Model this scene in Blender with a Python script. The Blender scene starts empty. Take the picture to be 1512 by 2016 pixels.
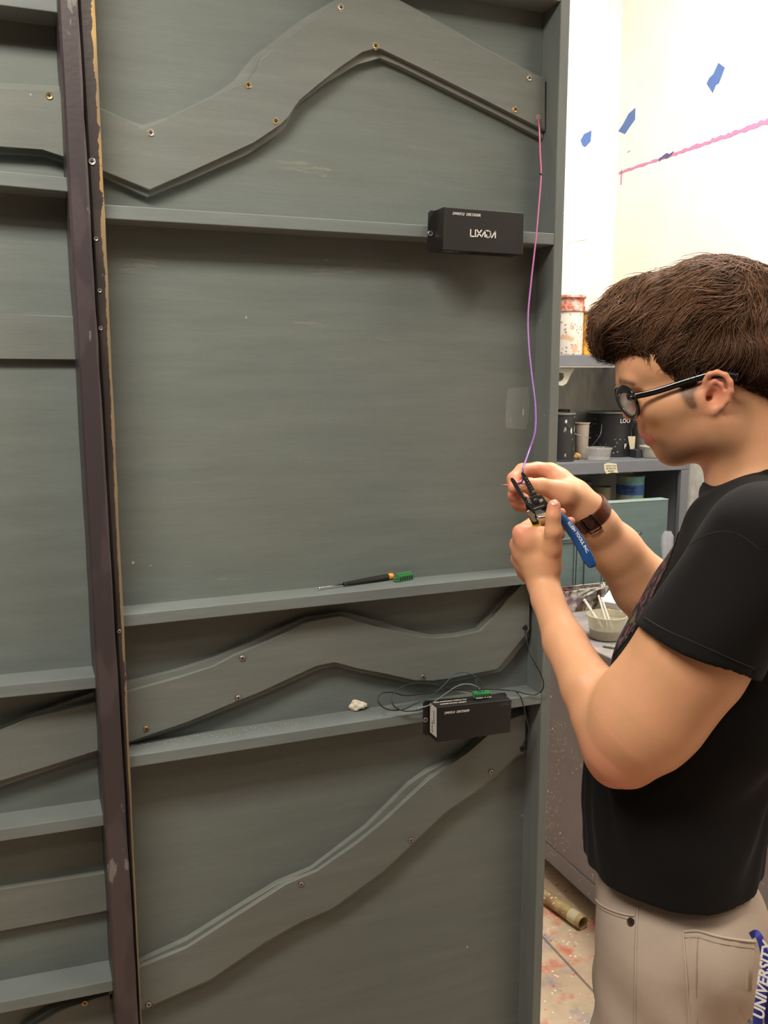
import bpy, bmesh, math, random
import numpy as np
from mathutils import Vector, Matrix
random.seed(7); np.random.seed(7)
scn = bpy.context.scene
C = scn.collection
PI = math.pi
# ------------------------------------------------------------------ camera
FPX = 1760.0; PITCH = math.radians(8.78); YAW = math.radians(21.97); CAMH = 1.62
cam_d = bpy.data.cameras.new('camera'); cam = bpy.data.objects.new('camera', cam_d); C.objects.link(cam)
cam.location = (0, 0, CAMH); cam.rotation_euler = (PI/2 - PITCH, 0, -YAW)
cam_d.sensor_fit = 'HORIZONTAL'; cam_d.sensor_width = 36.0; cam_d.lens = FPX/1512*36.0; cam_d.clip_start = .02
scn.camera = cam
# ------------------------------------------------------------------ world, lights, exposure
scn.view_settings.view_transform = 'Standard'; scn.view_settings.look = 'None'
scn.view_settings.gamma = 1.0; scn.view_settings.use_curve_mapping = False
scn.view_settings.exposure = 0.0
w = bpy.data.worlds.new('world'); scn.world = w; w.use_nodes = True
w.node_tree.nodes['Background'].inputs[0].default_value = (1.0, .93, .84, 1)
w.node_tree.nodes['Background'].inputs[1].default_value = 0.035
def area(name, loc, size, power, col, rot=(0, 0, 0)):
    d = bpy.data.lights.new(name, 'AREA'); d.shape = 'RECTANGLE'; d.size = size[0]; d.size_y = size[1]
    d.energy = power; d.color = col
    o = bpy.data.objects.new(name, d); C.objects.link(o); o.location = loc; o.rotation_euler = rot
    return o
CEIL = 3.6
area('light_front', (-.38, .50, 2.68), (1.0, .35), 38, (1.0, .91, .79))
area('light_rear', (-.6, -1.3, CEIL-.09), (1.2, .5), 7, (1.0, .90, .77))
area('light_back_bench', (1.60, 1.55, CEIL-.09), (.5, 1.2), 100, (1.0, .94, .86))
area('light_right', (1.75, -.1, CEIL-.09), (.5, 1.2), 19, (1.0, .88, .76))

# ------------------------------------------------------------------ pixel -> place helpers
Rv = Vector((math.cos(YAW), -math.sin(YAW), 0))
Fv = Vector((math.sin(YAW)*math.cos(PITCH), math.cos(YAW)*math.cos(PITCH), -math.sin(PITCH)))
Uv = Vector((math.sin(YAW)*math.sin(PITCH), math.cos(YAW)*math.sin(PITCH), math.cos(PITCH)))
CP = Vector((0, 0, CAMH))
def ray(x, y): return Fv + Rv*((x-756)/FPX) - Uv*((y-1008)/FPX)
def at(x, y, z): return CP + ray(x, y)*z                     # z = distance along the view axis
def onY(x, y, Y):
    r = ray(x, y); return CP + r*(Y/r.y)
def onX(x, y, X):
    r = ray(x, y); return CP + r*(X/r.x)
def onZ(x, y, Z):
    r = ray(x, y); return CP + r*((Z-CAMH)/r.z)

# ------------------------------------------------------------------ object helpers
def tag(o, label=None, cat=None, group=None, kind=None):
    if label: o['label'] = label
    if cat: o['category'] = cat
    if group: o['group'] = group
    if kind: o['kind'] = kind
    return o
def thing(name, label, cat, loc=(0, 0, 0), rotz=0, group=None):
    o = bpy.data.objects.new(name, None); C.objects.link(o); o.location = loc; o.rotation_euler = (0, 0, rotz)
    o.empty_display_size = .05
    return tag(o, label, cat, group)
def wmat(o):
    m = Matrix.LocRotScale(o.location, o.rotation_euler, o.scale)
    return m if o.parent is None else wmat(o.parent) @ o.matrix_parent_inverse @ m
def obj(name, bm, m=None, parent=None, smooth=False, angle=None):
    if isinstance(bm, bmesh.types.BMesh):
        me = bpy.data.meshes.new(name); bmesh.ops.recalc_face_normals(bm, faces=bm.faces[:]) ; bm.to_mesh(me); bm.free()
    else: me = bm
    o = bpy.data.objects.new(name, me); C.objects.link(o)
    if m is not None:
        if isinstance(m, (list, tuple)):
            for k in m: me.materials.append(k)
        else: me.materials.append(m)
    if smooth or angle:
        me.shade_smooth()
        if angle: me.set_sharp_from_angle(angle=math.radians(angle))
    if parent is not None:
        o.parent = parent
        mw = wmat(parent)
        o.matrix_parent_inverse = mw.inverted()          # meshes are written in world coordinates
    return o
NB = bmesh.new
def box(bm, a, b, bev=0, mi=0, M=None):
    vs = [bm.verts.new((x, y, z)) for x in (a[0], b[0]) for y in (a[1], b[1]) for z in (a[2], b[2])]
    fs = [bm.faces.new([vs[i] for i in q]) for q in ((0,1,3,2), (4,6,7,5), (0,4,5,1), (2,3,7,6), (0,2,6,4), (1,5,7,3))]
    for f in fs: f.material_index = mi
    if M is not None:
        for v in vs: v.co = M @ v.co
    if bev:
        es = list({e for f in fs for e in f.edges})
        bmesh.ops.bevel(bm, geom=es, offset=bev, segments=2, profile=.5, affect='EDGES', material=mi)
    return bm
def hexa(bm, p8, bev=0):
    # p8: four front corners then four back corners (same order)
    vs = [bm.verts.new(p) for p in p8]
    fs = [bm.faces.new([vs[i] for i in q]) for q in ((0,1,2,3), (7,6,5,4), (0,4,5,1), (1,5,6,2), (2,6,7,3), (3,7,4,0))]
    if bev:
        es = list({e for f in fs for e in f.edges})
        bmesh.ops.bevel(bm, geom=es, offset=bev, segments=2, profile=.5, affect='EDGES')
    return bm
def prism(bm, pts, off, bev=0):
    # pts: 3D outline, off: vector of the thickness
    off = Vector(off); a = [bm.verts.new(p) for p in pts]; b = [bm.verts.new(Vector(p)+off) for p in pts]
    n = len(pts); fa = bm.faces.new(a); fb = bm.faces.new(b[::-1])
    for i in range(n): bm.faces.new((a[i], b[i], b[(i+1) % n], a[(i+1) % n]))
    if bev:
        bmesh.ops.bevel(bm, geom=list(fa.edges)+list(fb.edges), offset=bev, segments=2, profile=.5, affect='EDGES')
    return bm
def catmull(pts, n=8, closed=False):
    pts = [Vector(p) for p in pts]; out = []; N = len(pts)
    rng = range(N) if closed else range(N-1)
    for i in rng:
        if closed: p0, p1, p2, p3 = pts[i-1], pts[i], pts[(i+1) % N], pts[(i+2) % N]
        else:
            p1, p2 = pts[i], pts[i+1]; p0 = pts[i-1] if i else p1*2-p2; p3 = pts[i+2] if i+2 < N else p2*2-p1
        for k in range(n):
            t = k/n; out.append(.5*((2*p1)+(p2-p0)*t+(2*p0-5*p1+4*p2-p3)*t*t+(3*p1-p0-3*p2+p3)*t**3))
    if not closed: out.append(pts[-1])
    return out
def tube(bm, pts, r, seg=8, caps=True, flat=1.0, up=None, uv=None):
    pts = [Vector(p) for p in pts]; n = len(pts); rings = []
    rr = r if isinstance(r, (list, tuple)) else [r]*n
    t = (pts[1]-pts[0]).normalized()
    u = Vector(up) if up is not None else (Vector((0, 0, 1)) if abs(t.z) < .9 else Vector((1, 0, 0)))
    for i in range(n):
        t = (pts[min(i+1, n-1)]-pts[max(i-1, 0)]).normalized()
        s = t.cross(u)
        if s.length < 1e-6: s = t.orthogonal()
        s.normalize(); uu = s.cross(t).normalized()
        if up is None: u = uu
        rings.append([bm.verts.new(pts[i]+s*math.cos(2*PI*k/seg)*rr[i]+uu*math.sin(2*PI*k/seg)*rr[i]*flat) for k in range(seg)])
    for i in range(n-1):
        for k in range(seg): bm.faces.new((rings[i][k], rings[i][(k+1) % seg], rings[i+1][(k+1) % seg], rings[i+1][k]))
    if caps: bm.faces.new(rings[0][::-1]); bm.faces.new(rings[-1])
    return bm
def lathe(bm, prof, loc=(0, 0, 0), seg=40, M=None, mi=0):
    # prof: (radius, height) pairs round a vertical axis
    loc = Vector(loc); rings = []; M = M or Matrix.Identity(3)
    for r, z in prof:
        if r < 1e-6: rings.append([bm.verts.new(loc+M @ Vector((0, 0, z)))])
        else: rings.append([bm.verts.new(loc+M @ Vector((r*math.cos(2*PI*k/seg), r*math.sin(2*PI*k/seg), z))) for k in range(seg)])
    for a, b in zip(rings, rings[1:]):
        for k in range(seg):
            q = (k+1) % seg
            if len(a) == 1 and len(b) == 1: continue
            if len(a) == 1: f = bm.faces.new((a[0], b[k], b[q]))
            elif len(b) == 1: f = bm.faces.new((a[k], a[q], b[0]))
            else: f = bm.faces.new((a[k], a[q], b[q], b[k]))
            f.material_index = mi
    return bm
def axes_to(z, x=None):
    z = Vector(z).normalized(); x = Vector(x) if x is not None else (Vector((1, 0, 0)) if abs(z.x) < .9 else Vector((0, 1, 0)))
    y = z.cross(x).normalized(); x = y.cross(z)
    return Matrix((x, y, z)).transposed()
def text_mesh(s, size, O, X, Y, bold=.0, shear=0, align='CENTER', depth=.0002, spacing=1.0):
    cu = bpy.data.curves.new('lettering', 'FONT'); cu.body = s; cu.size = size; cu.align_x = align; cu.align_y = 'CENTER'
    cu.offset = bold; cu.shear = shear; cu.extrude = depth; cu.space_character = spacing; cu.resolution_u = 3
    o = bpy.data.objects.new('lettering', cu); C.objects.link(o)
    dg = bpy.context.evaluated_depsgraph_get(); me = bpy.data.meshes.new_from_object(o.evaluated_get(dg))
    bpy.data.objects.remove(o)
    X = Vector(X).normalized(); Y = Vector(Y); Y = (Y-X*Y.dot(X)).normalized(); Z = X.cross(Y)
    me.transform(Matrix.Translation(O) @ Matrix((X, Y, Z)).transposed().to_4x4())
    return me
def strokes_mesh(lines, wid, O, X, Y, off=.0003):
    # thick polylines in a plane (lettering drawn with straight strokes)
    X = Vector(X).normalized(); Y = Vector(Y).normalized(); Z = X.cross(Y); bm = NB(); O = Vector(O)
    for ln in lines:
        for (x0, y0), (x1, y1) in zip(ln, ln[1:]):
            d = Vector((x1-x0, y1-y0)); d.normalize(); n = Vector((-d.y, d.x))*wid/2; e = d*wid*.35
            q = [Vector((x0, y0))-e+n, Vector((x1, y1))+e+n, Vector((x1, y1))+e-n, Vector((x0, y0))-e-n]
            prism(bm, [O+X*p.x+Y*p.y+Z*off for p in q], -Z*off*.9)
    return bm

# ------------------------------------------------------------------ materials
def mat(name, col, rough=.6, metal=0, spec=.5, bump=0, bscale=200, **kw):
    m = bpy.data.materials.new(name); m.use_nodes = True; nt = m.node_tree; b = nt.nodes['Principled BSDF']
    b.inputs['Base Color'].default_value = (*col, 1); b.inputs['Roughness'].default_value = rough
    b.inputs['Metallic'].default_value = metal; b.inputs['Specular IOR Level'].default_value = spec
    for k, v in kw.items(): b.inputs[k.replace('_', ' ')].default_value = v
    tc = nt.nodes.new('ShaderNodeTexCoord')
    nz = nt.nodes.new('ShaderNodeTexNoise'); nz.inputs['Scale'].default_value = bscale; nt.links.new(tc.outputs['Object'], nz.inputs[0])
    bp = nt.nodes.new('ShaderNodeBump'); bp.inputs['Strength'].default_value = bump or .05; bp.inputs['Distance'].default_value = .001
    nt.links.new(nz.outputs[0], bp.inputs['Height']); nt.links.new(bp.outputs[0], b.inputs['Normal'])
    m['tc'] = tc.name; m['bp'] = bp.name
    return m
def N(m, t, **kw):
    n = m.node_tree.nodes.new(t)
    for k, v in kw.items():
        if hasattr(n, k): setattr(n, k, v)
        else: n.inputs[k].default_value = v
    return n
def L(m, a, b): m.node_tree.links.new(a, b)
def noise(m, scale, detail=4, rough=.6, sc=(1, 1, 1), src='Object', off=(0, 0, 0)):
    tc = m.node_tree.nodes[m['tc']]; mp = N(m, 'ShaderNodeMapping'); mp.inputs['Scale'].default_value = sc; mp.inputs['Location'].default_value = off
    L(m, tc.outputs[src], mp.inputs[0]); n = N(m, 'ShaderNodeTexNoise'); n.inputs['Scale'].default_value = scale
    n.inputs['Detail'].default_value = detail; n.inputs['Roughness'].default_value = rough; L(m, mp.outputs[0], n.inputs[0]); return n.outputs[0]
def ramp(m, src, stops, interp='LINEAR'):
    r = N(m, 'ShaderNodeValToRGB'); r.color_ramp.interpolation = interp; e = r.color_ramp.elements
    while len(e) < len(stops): e.new(.5)
    for i, (p, c) in enumerate(stops): e[i].position = p; e[i].color = (*c, 1) if not isinstance(c, (int, float)) else (c, c, c, 1)
    L(m, src, r.inputs[0]); return r.outputs[0]
def mix(m, fac, a, b, typ='MIX'):
    n = N(m, 'ShaderNodeMix'); n.data_type = 'RGBA'; n.blend_type = typ
    for s, v in ((n.inputs[0], fac), (n.inputs[6], a), (n.inputs[7], b)):
        if hasattr(v, 'links'): L(m, v, s)
        elif isinstance(v, (int, float)): s.default_value = v
        else: s.default_value = (*v, 1)
    return n.outputs[2]
def setcol(m, out): L(m, out, m.node_tree.nodes['Principled BSDF'].inputs['Base Color'])
def base(m): return tuple(m.node_tree.nodes['Principled BSDF'].inputs['Base Color'].default_value)[:3]
def sepxyz(m, src='Object'):
    tc = m.node_tree.nodes[m['tc']]; s = N(m, 'ShaderNodeSeparateXYZ'); L(m, tc.outputs[src], s.inputs[0]); return s.outputs
def math_(m, op, a, b=None, c=None):
    n = N(m, 'ShaderNodeMath'); n.operation = op
    for i, v in enumerate((a, b, c)):
        if v is None: continue
        if hasattr(v, 'links'): L(m, v, n.inputs[i])
        else: n.inputs[i].default_value = v
    return n.outputs[0]

def paint(name, col, rub=(.30, .29, .22), amt=.5, specks=True, horiz=True, rough=.55):
    m = mat(name, col, rough=rough, bump=.12, bscale=90, spec=.35)
    streak = noise(m, 6, 6, .65, (1.0, 1.0, 9.0) if horiz else (9, 9, 1.0))
    c = mix(m, ramp(m, streak, [(.35, 0), (.75, 1)]), tuple(x*.90 for x in col), tuple(x*1.10 for x in col))
    blot = noise(m, 3.2, 5, .6, (1, 1, 1.3), off=(3.1, 0, 1.7))
    c = mix(m, ramp(m, blot, [(.45, 0), (.8, .55*amt)]), c, (col[0]*1.12, col[1]*1.04, col[2]*.86))
    scr = noise(m, 5.0, 9, .75, (1.0, 1, 14), off=(1.3, 0, 4.4))
    c = mix(m, ramp(m, scr, [(.655, 0), (.72, .55*amt)]), c, rub)
    if specks:
        v = N(m, 'ShaderNodeTexVoronoi'); v.inputs['Scale'].default_value = 26; L(m, m.node_tree.nodes[m['tc']].outputs['Object'], v.inputs[0])
        n2 = noise(m, 14, 2, .5)
        f = math_(m, 'MULTIPLY', ramp(m, v.outputs['Distance'], [(.05, 1), (.07, 0)]), ramp(m, n2, [(.60, 0), (.64, 1)]))
        c = mix(m, f, c, (.5, .48, .43))
    setcol(m, c)
    # brush marks in the relief
    bp2 = N(m, 'ShaderNodeBump'); bp2.inputs['Strength'].default_value = .13; bp2.inputs['Distance'].default_value = .0012
    L(m, noise(m, 22, 5, .6, (1, 1, 12) if horiz else (12, 12, 1)), bp2.inputs['Height']); L(m, m.node_tree.nodes[m['bp']].outputs[0], bp2.inputs['Normal'])
    L(m, bp2.outputs[0], m.node_tree.nodes['Principled BSDF'].inputs['Normal'])
    return m
GG = (.148, .174, .166)
M_panel = paint('grey green scenic paint', GG)
M_frame = paint('grey green frame paint', (.160, .184, .184), amt=.4)
M_cut = paint('grey green cutout paint', (.152, .171, .161), amt=.6)
M_edge = paint('raw painted edge', (.10, .095, .07), rub=(.4, .33, .2), amt=1.0)

# ------------------------------------------------------------------ room
floor_m = mat('paint spattered floor', (.42, .32, .22), rough=.6, bump=.2)
c = mix(floor_m, ramp(floor_m, noise(floor_m, 3, 6, .6), [(.3, 0), (.7, 1)]), (.62, .48, .34), (.36, .26, .18))
c = mix(floor_m, ramp(floor_m, noise(floor_m, 9, 5, .6, off=(5, 2, 0)), [(.52, 0), (.64, .85)]), c, (.50, .10, .05))
c = mix(floor_m, ramp(floor_m, noise(floor_m, 5, 5, .6, off=(1, 7, 0)), [(.56, 0), (.66, .6)]), c, (.22, .28, .15))
c = mix(floor_m, ramp(floor_m, noise(floor_m, 11, 5, .6, off=(4, 4, 0)), [(.58, 0), (.68, .6)]), c, (.16, .19, .28))
v = N(floor_m, 'ShaderNodeTexVoronoi'); v.inputs['Scale'].default_value = 60; L(floor_m, floor_m.node_tree.nodes[floor_m['tc']].outputs['Object'], v.inputs[0])
c = mix(floor_m, math_(floor_m, 'MULTIPLY', ramp(floor_m, v.outputs[0], [(.16, 1), (.24, 0)]), ramp(floor_m, noise(floor_m, 25, 2), [(.5, 0), (.55, 1)])), c, (.75, .68, .55))
v2 = N(floor_m, 'ShaderNodeTexVoronoi'); v2.inputs['Scale'].default_value = 38; L(floor_m, floor_m.node_tree.nodes[floor_m['tc']].outputs['Object'], v2.inputs[0])
c = mix(floor_m, math_(floor_m, 'MULTIPLY', ramp(floor_m, v2.outputs[0], [(.13, 1), (.2, 0)]), ramp(floor_m, noise(floor_m, 17, 2), [(.5, 0), (.55, 1)])), c, (.42, .10, .06))
sx = sepxyz(floor_m)
def joint(m, s, pitch, wdt, off=0):
    return math_(m, 'LESS_THAN', math_(m, 'PINGPONG', math_(m, 'ADD', s, off), pitch), wdt)
c = mix(floor_m, math_(floor_m, 'MULTIPLY', joint(floor_m, sx[0], .61, .004, -.10), .8), c, (.10, .08, .06))
setcol(floor_m, c)
bm = NB(); box(bm, (-4.0, -3.2, -.1), (2.42, 3.35, 0)); tag(obj('floor', bm, floor_m), kind='structure')

wall_m = mat('cream white wall paint', (.86, .82, .72), rough=.7, bump=.3, bscale=60)
c = mix(wall_m, ramp(wall_m, noise(wall_m, 1.6, 5, .6), [(.4, 0), (.75, .6)]), (.90, .88, .82), (.88, .80, .60))
zz = sepxyz(wall_m)[2]
low = math_(wall_m, 'SUBTRACT', 1.0, math_(wall_m, 'SMOOTH_MIN', 1.0, math_(wall_m, 'MULTIPLY', math_(wall_m, 'SUBTRACT', zz, 1.1), 2.2), .1))
c = mix(wall_m, math_(wall_m, 'MULTIPLY', ramp(wall_m, noise(wall_m, 7, 6, .65, (1, 1, .45)), [(.5, 0), (.66, .8)]), ramp(wall_m, low, [(.2, 0), (.9, 1)])), c, (.33, .29, .24))
setcol(wall_m, c)
WX = 2.32; WY = 3.20
bm = NB(); box(bm, (-4.0, WY, 0), (WX+.1, WY+.12, CEIL)); tag(obj('wall_back', bm, wall_m), kind='structure')
bm = NB(); box(bm, (WX, -3.2, 0), (WX+.12, WY, CEIL)); tag(obj('wall_right', bm, wall_m), kind='structure')
ceil_m = mat('off white ceiling', (.7, .67, .6), rough=.8)
bm = NB(); box(bm, (-4.0, -3.2, CEIL), (2.44, 3.35, CEIL+.1)); tag(obj('ceiling', bm, ceil_m), kind='structure')
em = bpy.data.materials.new('lamp tube glow'); em.use_nodes = True
em.node_tree.nodes['Principled BSDF'].inputs['Emission Color'].default_value = (1, .9, .75, 1); em.node_tree.nodes['Principled BSDF'].inputs['Emission Strength'].default_value = 3
fx_m = mat('white enamelled fixture', (.8, .8, .78), rough=.4)
for (lx, ly, sx_, sy_, lb) in ((-.38, .50, .58, .24, 'long hanging lamp on two rods over the front of the scenery'), (-.6, -1.3, .62, .27, 'long ceiling lamp behind the viewer'),
                      (1.60, 1.55, .27, .62, 'long ceiling lamp over the paint counter'), (1.75, -.1, .27, .62, 'long ceiling lamp on the right side of the room')):
    zc_ = 2.77 if 'front of' in lb else CEIL
    t = thing('ceiling_lamp', lb, 'lamp', (lx, ly, CEIL))
    bm = NB(); box(bm, (lx-sx_, ly-sy_, zc_-.05), (lx+sx_, ly+sy_, zc_), .006); obj('lamp_housing', bm, fx_m, t)
    bm = NB(); box(bm, (lx-sx_+.02, ly-sy_+.02, zc_-.062), (lx+sx_-.02, ly+sy_-.02, zc_-.0502)); obj('diffuser', bm, em, t)
    if zc_ < CEIL:
        for sg in (-1, 1):
            bm = NB(); tube(bm, [(lx+sg*.45, ly, zc_), (lx+sg*.45, ly, CEIL)], .004, 8); obj('suspension_rod', bm, fx_m, t)

# ------------------------------------------------------------------ the two scenery flats
YP = 1.415; YF = 1.360; TH = .019
XR0 = onY(1084, 736, YF).x; XR1 = onY(1101.5, 736, YF).x      # right stile, front face
flatR = thing('scenery_flat', 'large grey-green scenery flat with mountain cutouts and the decoder boxes mounted on it', 'scenery flat', (.5, YP, 0))
flatL = thing('scenery_flat', 'grey-green scenery flat left of the dark upright post, mostly out of frame', 'scenery flat', (-.3, YP, 0))
ZT = 2.30
XPB = onY(205, 736, YP).x
bm = NB(); box(bm, (.095, YP, .02), (XR1, YP+.006, ZT+.25)); obj('plywood_panel', bm, M_panel, flatR)
bm = NB(); box(bm, (-1.0, YP, .02), (.090, YP+.006, ZT+.25)); obj('plywood_panel', bm, M_panel, flatL)
M_framev = paint('grey green stile paint', (.155, .176, .172), amt=.4, horiz=False)
bm = NB(); box(bm, (XR0, YF, .02), (XR1, YP-.0002, ZT+.25), .0015); obj('stile', bm, M_framev, flatR)
def batten(pl, pr, parent, ph_top=None, name='crossbar', xr=None, xl=None, th=TH):
    # pl, pr: pixels of the front lower edge
    a = onY(*pl, YF); b = onY(*pr, YF)
    s = (b.z-a.z)/(b.x-a.x); x0 = xl if xl is not None else a.x; x1 = xr if xr is not None else b.x
    za = a.z+s*(x0-a.x); zb = a.z+s*(x1-a.x); yb = YP-.0002
    bm = NB(); hexa(bm, [(x0, YF, za), (x1, YF, zb), (x1, YF, zb+th), (x0, YF, za+th), (x0, yb, za), (x1, yb, zb), (x1, yb, zb+th), (x0, yb, za+th)], .0012)
    return obj(name, bm, M_frame, parent), (za, zb)
XL = .118
xr = XR0-.0003
batten((205, 430), (1090, 482), flatR, xl=XL, xr=xr)
_, zmid = batten((250, 1234), (1030, 1151), flatR, xl=XL, xr=xr)
_, zlow = batten((262, 1511), (1062, 1386), flatR, xl=XL, xr=xr)
a = onY(1082, 24, YP).z
bm = NB(); box(bm, (XL, YF, a-.004), (xr, YP-.0002, a+.060), .0012); obj('top_rail', bm, M_frame, flatR)
bm = NB(); box(bm, (XL, YF, .02), (xr, YP-.0002, .09), .0012); obj('bottom_rail', bm, M_frame, flatR)
XLL = .0885
for pl, pr in (((0, 10), (106, 24)), ((0, 365), (128, 377)), ((0, 1375), (184, 1356)), ((0, 1657), (197, 1627)), ((0, 1996), (215, 1953))):
    batten(pl, pr, flatL, xl=-.99, xr=XLL)
bm = NB(); box(bm, (-1.0, YF, .02), (-.981, YP-.0002, ZT+.25), .0012); obj('stile', bm, M_framev, flatL)

def cutout(up, lo, y, th, parent, name, m=M_cut):
    pts = [onY(px, py, y) for px, py in up] + [onY(px, py, y) for px, py in lo[::-1]]
    if name == 'mountain_backing': m = M_backing
    bm = NB(); prism(bm, pts, (0, th, 0))
    fr = [f for f in bm.faces if len(f.verts) > 4]; fr.sort(key=lambda f: f.calc_center_median().y)
    bmesh.ops.bevel(bm, geom=list(fr[0].edges), offset=.0013, segments=1, profile=.5, affect='EDGES')
    for f in bm.faces:
        f.normal_update(); f.material_index = 0 if abs(f.normal.y) > .9 else 1
    return obj(name, bm, [m, M_cutedge], parent)
M_cutedge = paint('worn cutout edge', (.20, .215, .20), rub=(.5, .42, .28), amt=1.2)
M_backing = paint('mountain backing paint', (.185, .205, .192), amt=.5)
YL2 = YP-.0122; YL1 = YL2-.0102
XE = 30
# upper mountain
backU = [(150, 200), (197, 212), (243, 233), (281, 248), (333, 229), (413, 191), (462, 160), (473, 141), (498, 112), (542, 78), (596, 37), (659, 0), (710, -32), (740, -28), (787, 0), (894, 59), (933, 83), (1041, 139), (1072, 151)]
frontU = [(150, 200), (197, 214), (250, 238), (281, 257), (302, 248), (375, 212), (458, 174), (473, 169), (490, 162), (505, 137), (515, 115), (547, 90), (596, 54), (679, 0), (712, -24), (738, -24), (785, 0), (892, 60), (930, 84), (1038, 141), (1074, 154)]
frontD = [(150, 312), (201, 335), (295, 374), (365, 342), (500, 280), (552, 245), (569, 230), (579, 208), (590, 194), (620, 171), (669, 132), (713, 100), (738, 95), (750, 94), (840, 139), (938, 188), (1031, 235), (1074, 257)]
backD = [(150, 324), (201, 347), (290, 388), (365, 358), (488, 303), (547, 264), (561, 250), (581, 210), (596, 198), (645, 161), (703, 125), (748, 112), (787, 130), (889, 181), (987, 230), (1070, 274)]
cutout(backU, backD, YL2, .0120, flatR, 'mountain_backing')
o1 = cutout(frontU, frontD, YL1, .0100, flatR, 'mountain_cutout')
# middle mountain
fU = [(200, 1375), (254, 1362), (349, 1336), (421, 1314), (464, 1290), (528, 1263), (599, 1227), (627, 1221), (671, 1213), (739, 1234), (798, 1247), (831, 1255), (855, 1258), (898, 1254), (947, 1244), (974, 1216), (1000, 1179), (1027, 1153), (1044, 1132)]
bU = [(200, 1358), (254, 1344), (349, 1320), (421, 1296), (504, 1259), (599, 1216), (671, 1205), (679, 1205), (749, 1224), (798, 1239), (845, 1251), (855, 1252), (898, 1249), (941, 1239), (964, 1209), (997, 1173), (1017, 1154), (1042, 1122)]
fD = [(200, 1480), (258, 1459), (369, 1421), (472, 1378), (512, 1362), (623, 1309), (659, 1302), (706, 1316), (759, 1326), (815, 1340), (851, 1341), (888, 1335), (980, 1318), (1000, 1292), (1038, 1245), (1043, 1240)]
bD = [(200, 1484), (258, 1463), (369, 1428), (472, 1386), (512, 1370), (623, 1318), (659, 1309), (706, 1323), (759, 1334), (815, 1346), (851, 1349), (888, 1343), (987, 1323), (1006, 1300), (1042, 1255)]
cutout(bU, bD, YL2, .0120, flatR, 'mountain_backing'); cutout(fU, fD, YL1, .0100, flatR, 'mountain_cutout')
# lower mountain
gU = [(215, 1928), (276, 1905), (369, 1868), (477, 1797), (563, 1740), (625, 1717), (705, 1660), (756, 1618), (847, 1532), (881, 1510), (921, 1484), (955, 1453), (985, 1425), (1036, 1405)]
hU = [(215, 1918), (276, 1894), (369, 1851), (477, 1783), (546, 1740), (614, 1712), (722, 1629), (807, 1544), (842, 1518), (898, 1493), (944, 1453), (975, 1418), (1036, 1398)]
gD = [(215, 2012), (281, 1987), (415, 1929), (523, 1854), (591, 1814), (654, 1790), (756, 1714), (876, 1598), (938, 1558), (989, 1513), (1012, 1490), (1034, 1481)]
hD = [(215, 2014), (281, 1990), (415, 1933), (523, 1859), (591, 1818), (654, 1795), (756, 1719), (876, 1603), (938, 1562), (989, 1518), (1012, 1494), (1034, 1485)]
cutout(hU, hD, YL2, .0120, flatR, 'mountain_backing'); cutout(gU, gD, YL1, .0100, flatR, 'mountain_cutout')
# left flat pieces
cutout([(-300, 150), (0, 163), (160, 172)], [(-300, 290), (0, 300), (87, 304), (160, 330)], YL2, .0120, flatL, 'mountain_backing')
cutout([(-300, 160), (0, 174), (115, 180), (160, 182)], [(-300, 278), (0, 288), (83, 292), (123, 307), (160, 322)], YL1, .0100, flatL, 'mountain_cutout')
cutout([(-300, 612), (0, 618), (170, 624)], [(-300, 704), (0, 706), (170, 709)], YP-.0122, .0120, flatL, 'splice_board')
cutout([(-300, 1500), (0, 1430), (71, 1403), (181, 1364), (205, 1355)], [(-300, 1640), (0, 1549), (192, 1483), (205, 1479)], YL2, .0120, flatL, 'mountain_backing')
cutout([(-300, 1510), (0, 1440), (57, 1414), (181, 1385), (205, 1378)], [(-300, 1630), (0, 1537), (107, 1504), (192, 1477), (205, 1472)], YL1, .0100, flatL, 'mountain_cutout')
cutout([(-300, 1800), (0, 1752), (204, 1720), (220, 1717)], [(-300, 1890), (0, 1833), (204, 1794), (220, 1790)], YP-.0122, .0120, flatL, 'splice_board')
cutout([(40, 2026), (95, 1990), (167, 1962), (228, 1945)], [(40, 2120), (228, 2120)], YL2, .0120, flatL, 'mountain_backing')
cutout([(58, 2026), (120, 1990), (180, 1968), (228, 1953)], [(58, 2120), (228, 2120)], YL1, .0100, flatL, 'mountain_cutout')

# screws: a dished brass or steel head with a cross recess
M_brass = mat('brass screw', (.42, .28, .12), rough=.35, metal=.9)
M_steel = mat('dull steel', (.45, .44, .42), rough=.38, metal=.9)
M_dark = mat('dark recess', (.015, .015, .015), rough=.8)
M_ring = mat('chipped wood ring', (.30, .26, .18), rough=.9, bump=.5)
def screw(p, m, parent, r=.0038, axis=(0, -1, 0)):
    A = axes_to(axis); bm = NB()
    lathe(bm, [(0, .0006), (r*.35, .0007), (r, .0012), (r*1.12, .0008), (r*1.15, 0), (r*1.0, -.001)], p, 18, A)
    for f in bm.faces: f.material_index = 0
    for (u, v_) in ((1, .22), (.22, 1)):
        x = A @ Vector((1, 0, 0)); y = A @ Vector((0, 1, 0)); z = A @ Vector((0, 0, 1)); Q = Vector(p)+z*.00078
        k = r*.62
        f = prism(bm, [Q+x*k*u+y*k*v_, Q-x*k*u+y*k*v_, Q-x*k*u-y*k*v_, Q+x*k*u-y*k*v_], z*.0006)
    bm.faces.ensure_lookup_table()
    for f in bm.faces[-12:]: f.material_index = 1
    return obj('screw', bm, [m, M_dark], parent, True, 40)
def ring(bm, p, r):
    pts = []
    n = 14
    for k in range(n):
        a = 2*PI*k/n; q = r*random.uniform(.85, 1.35); pts.append(Vector(p)+Vector((q*math.cos(a), 0, q*math.sin(a))))
    prism(bm, pts, (0, .0004, 0))
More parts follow.
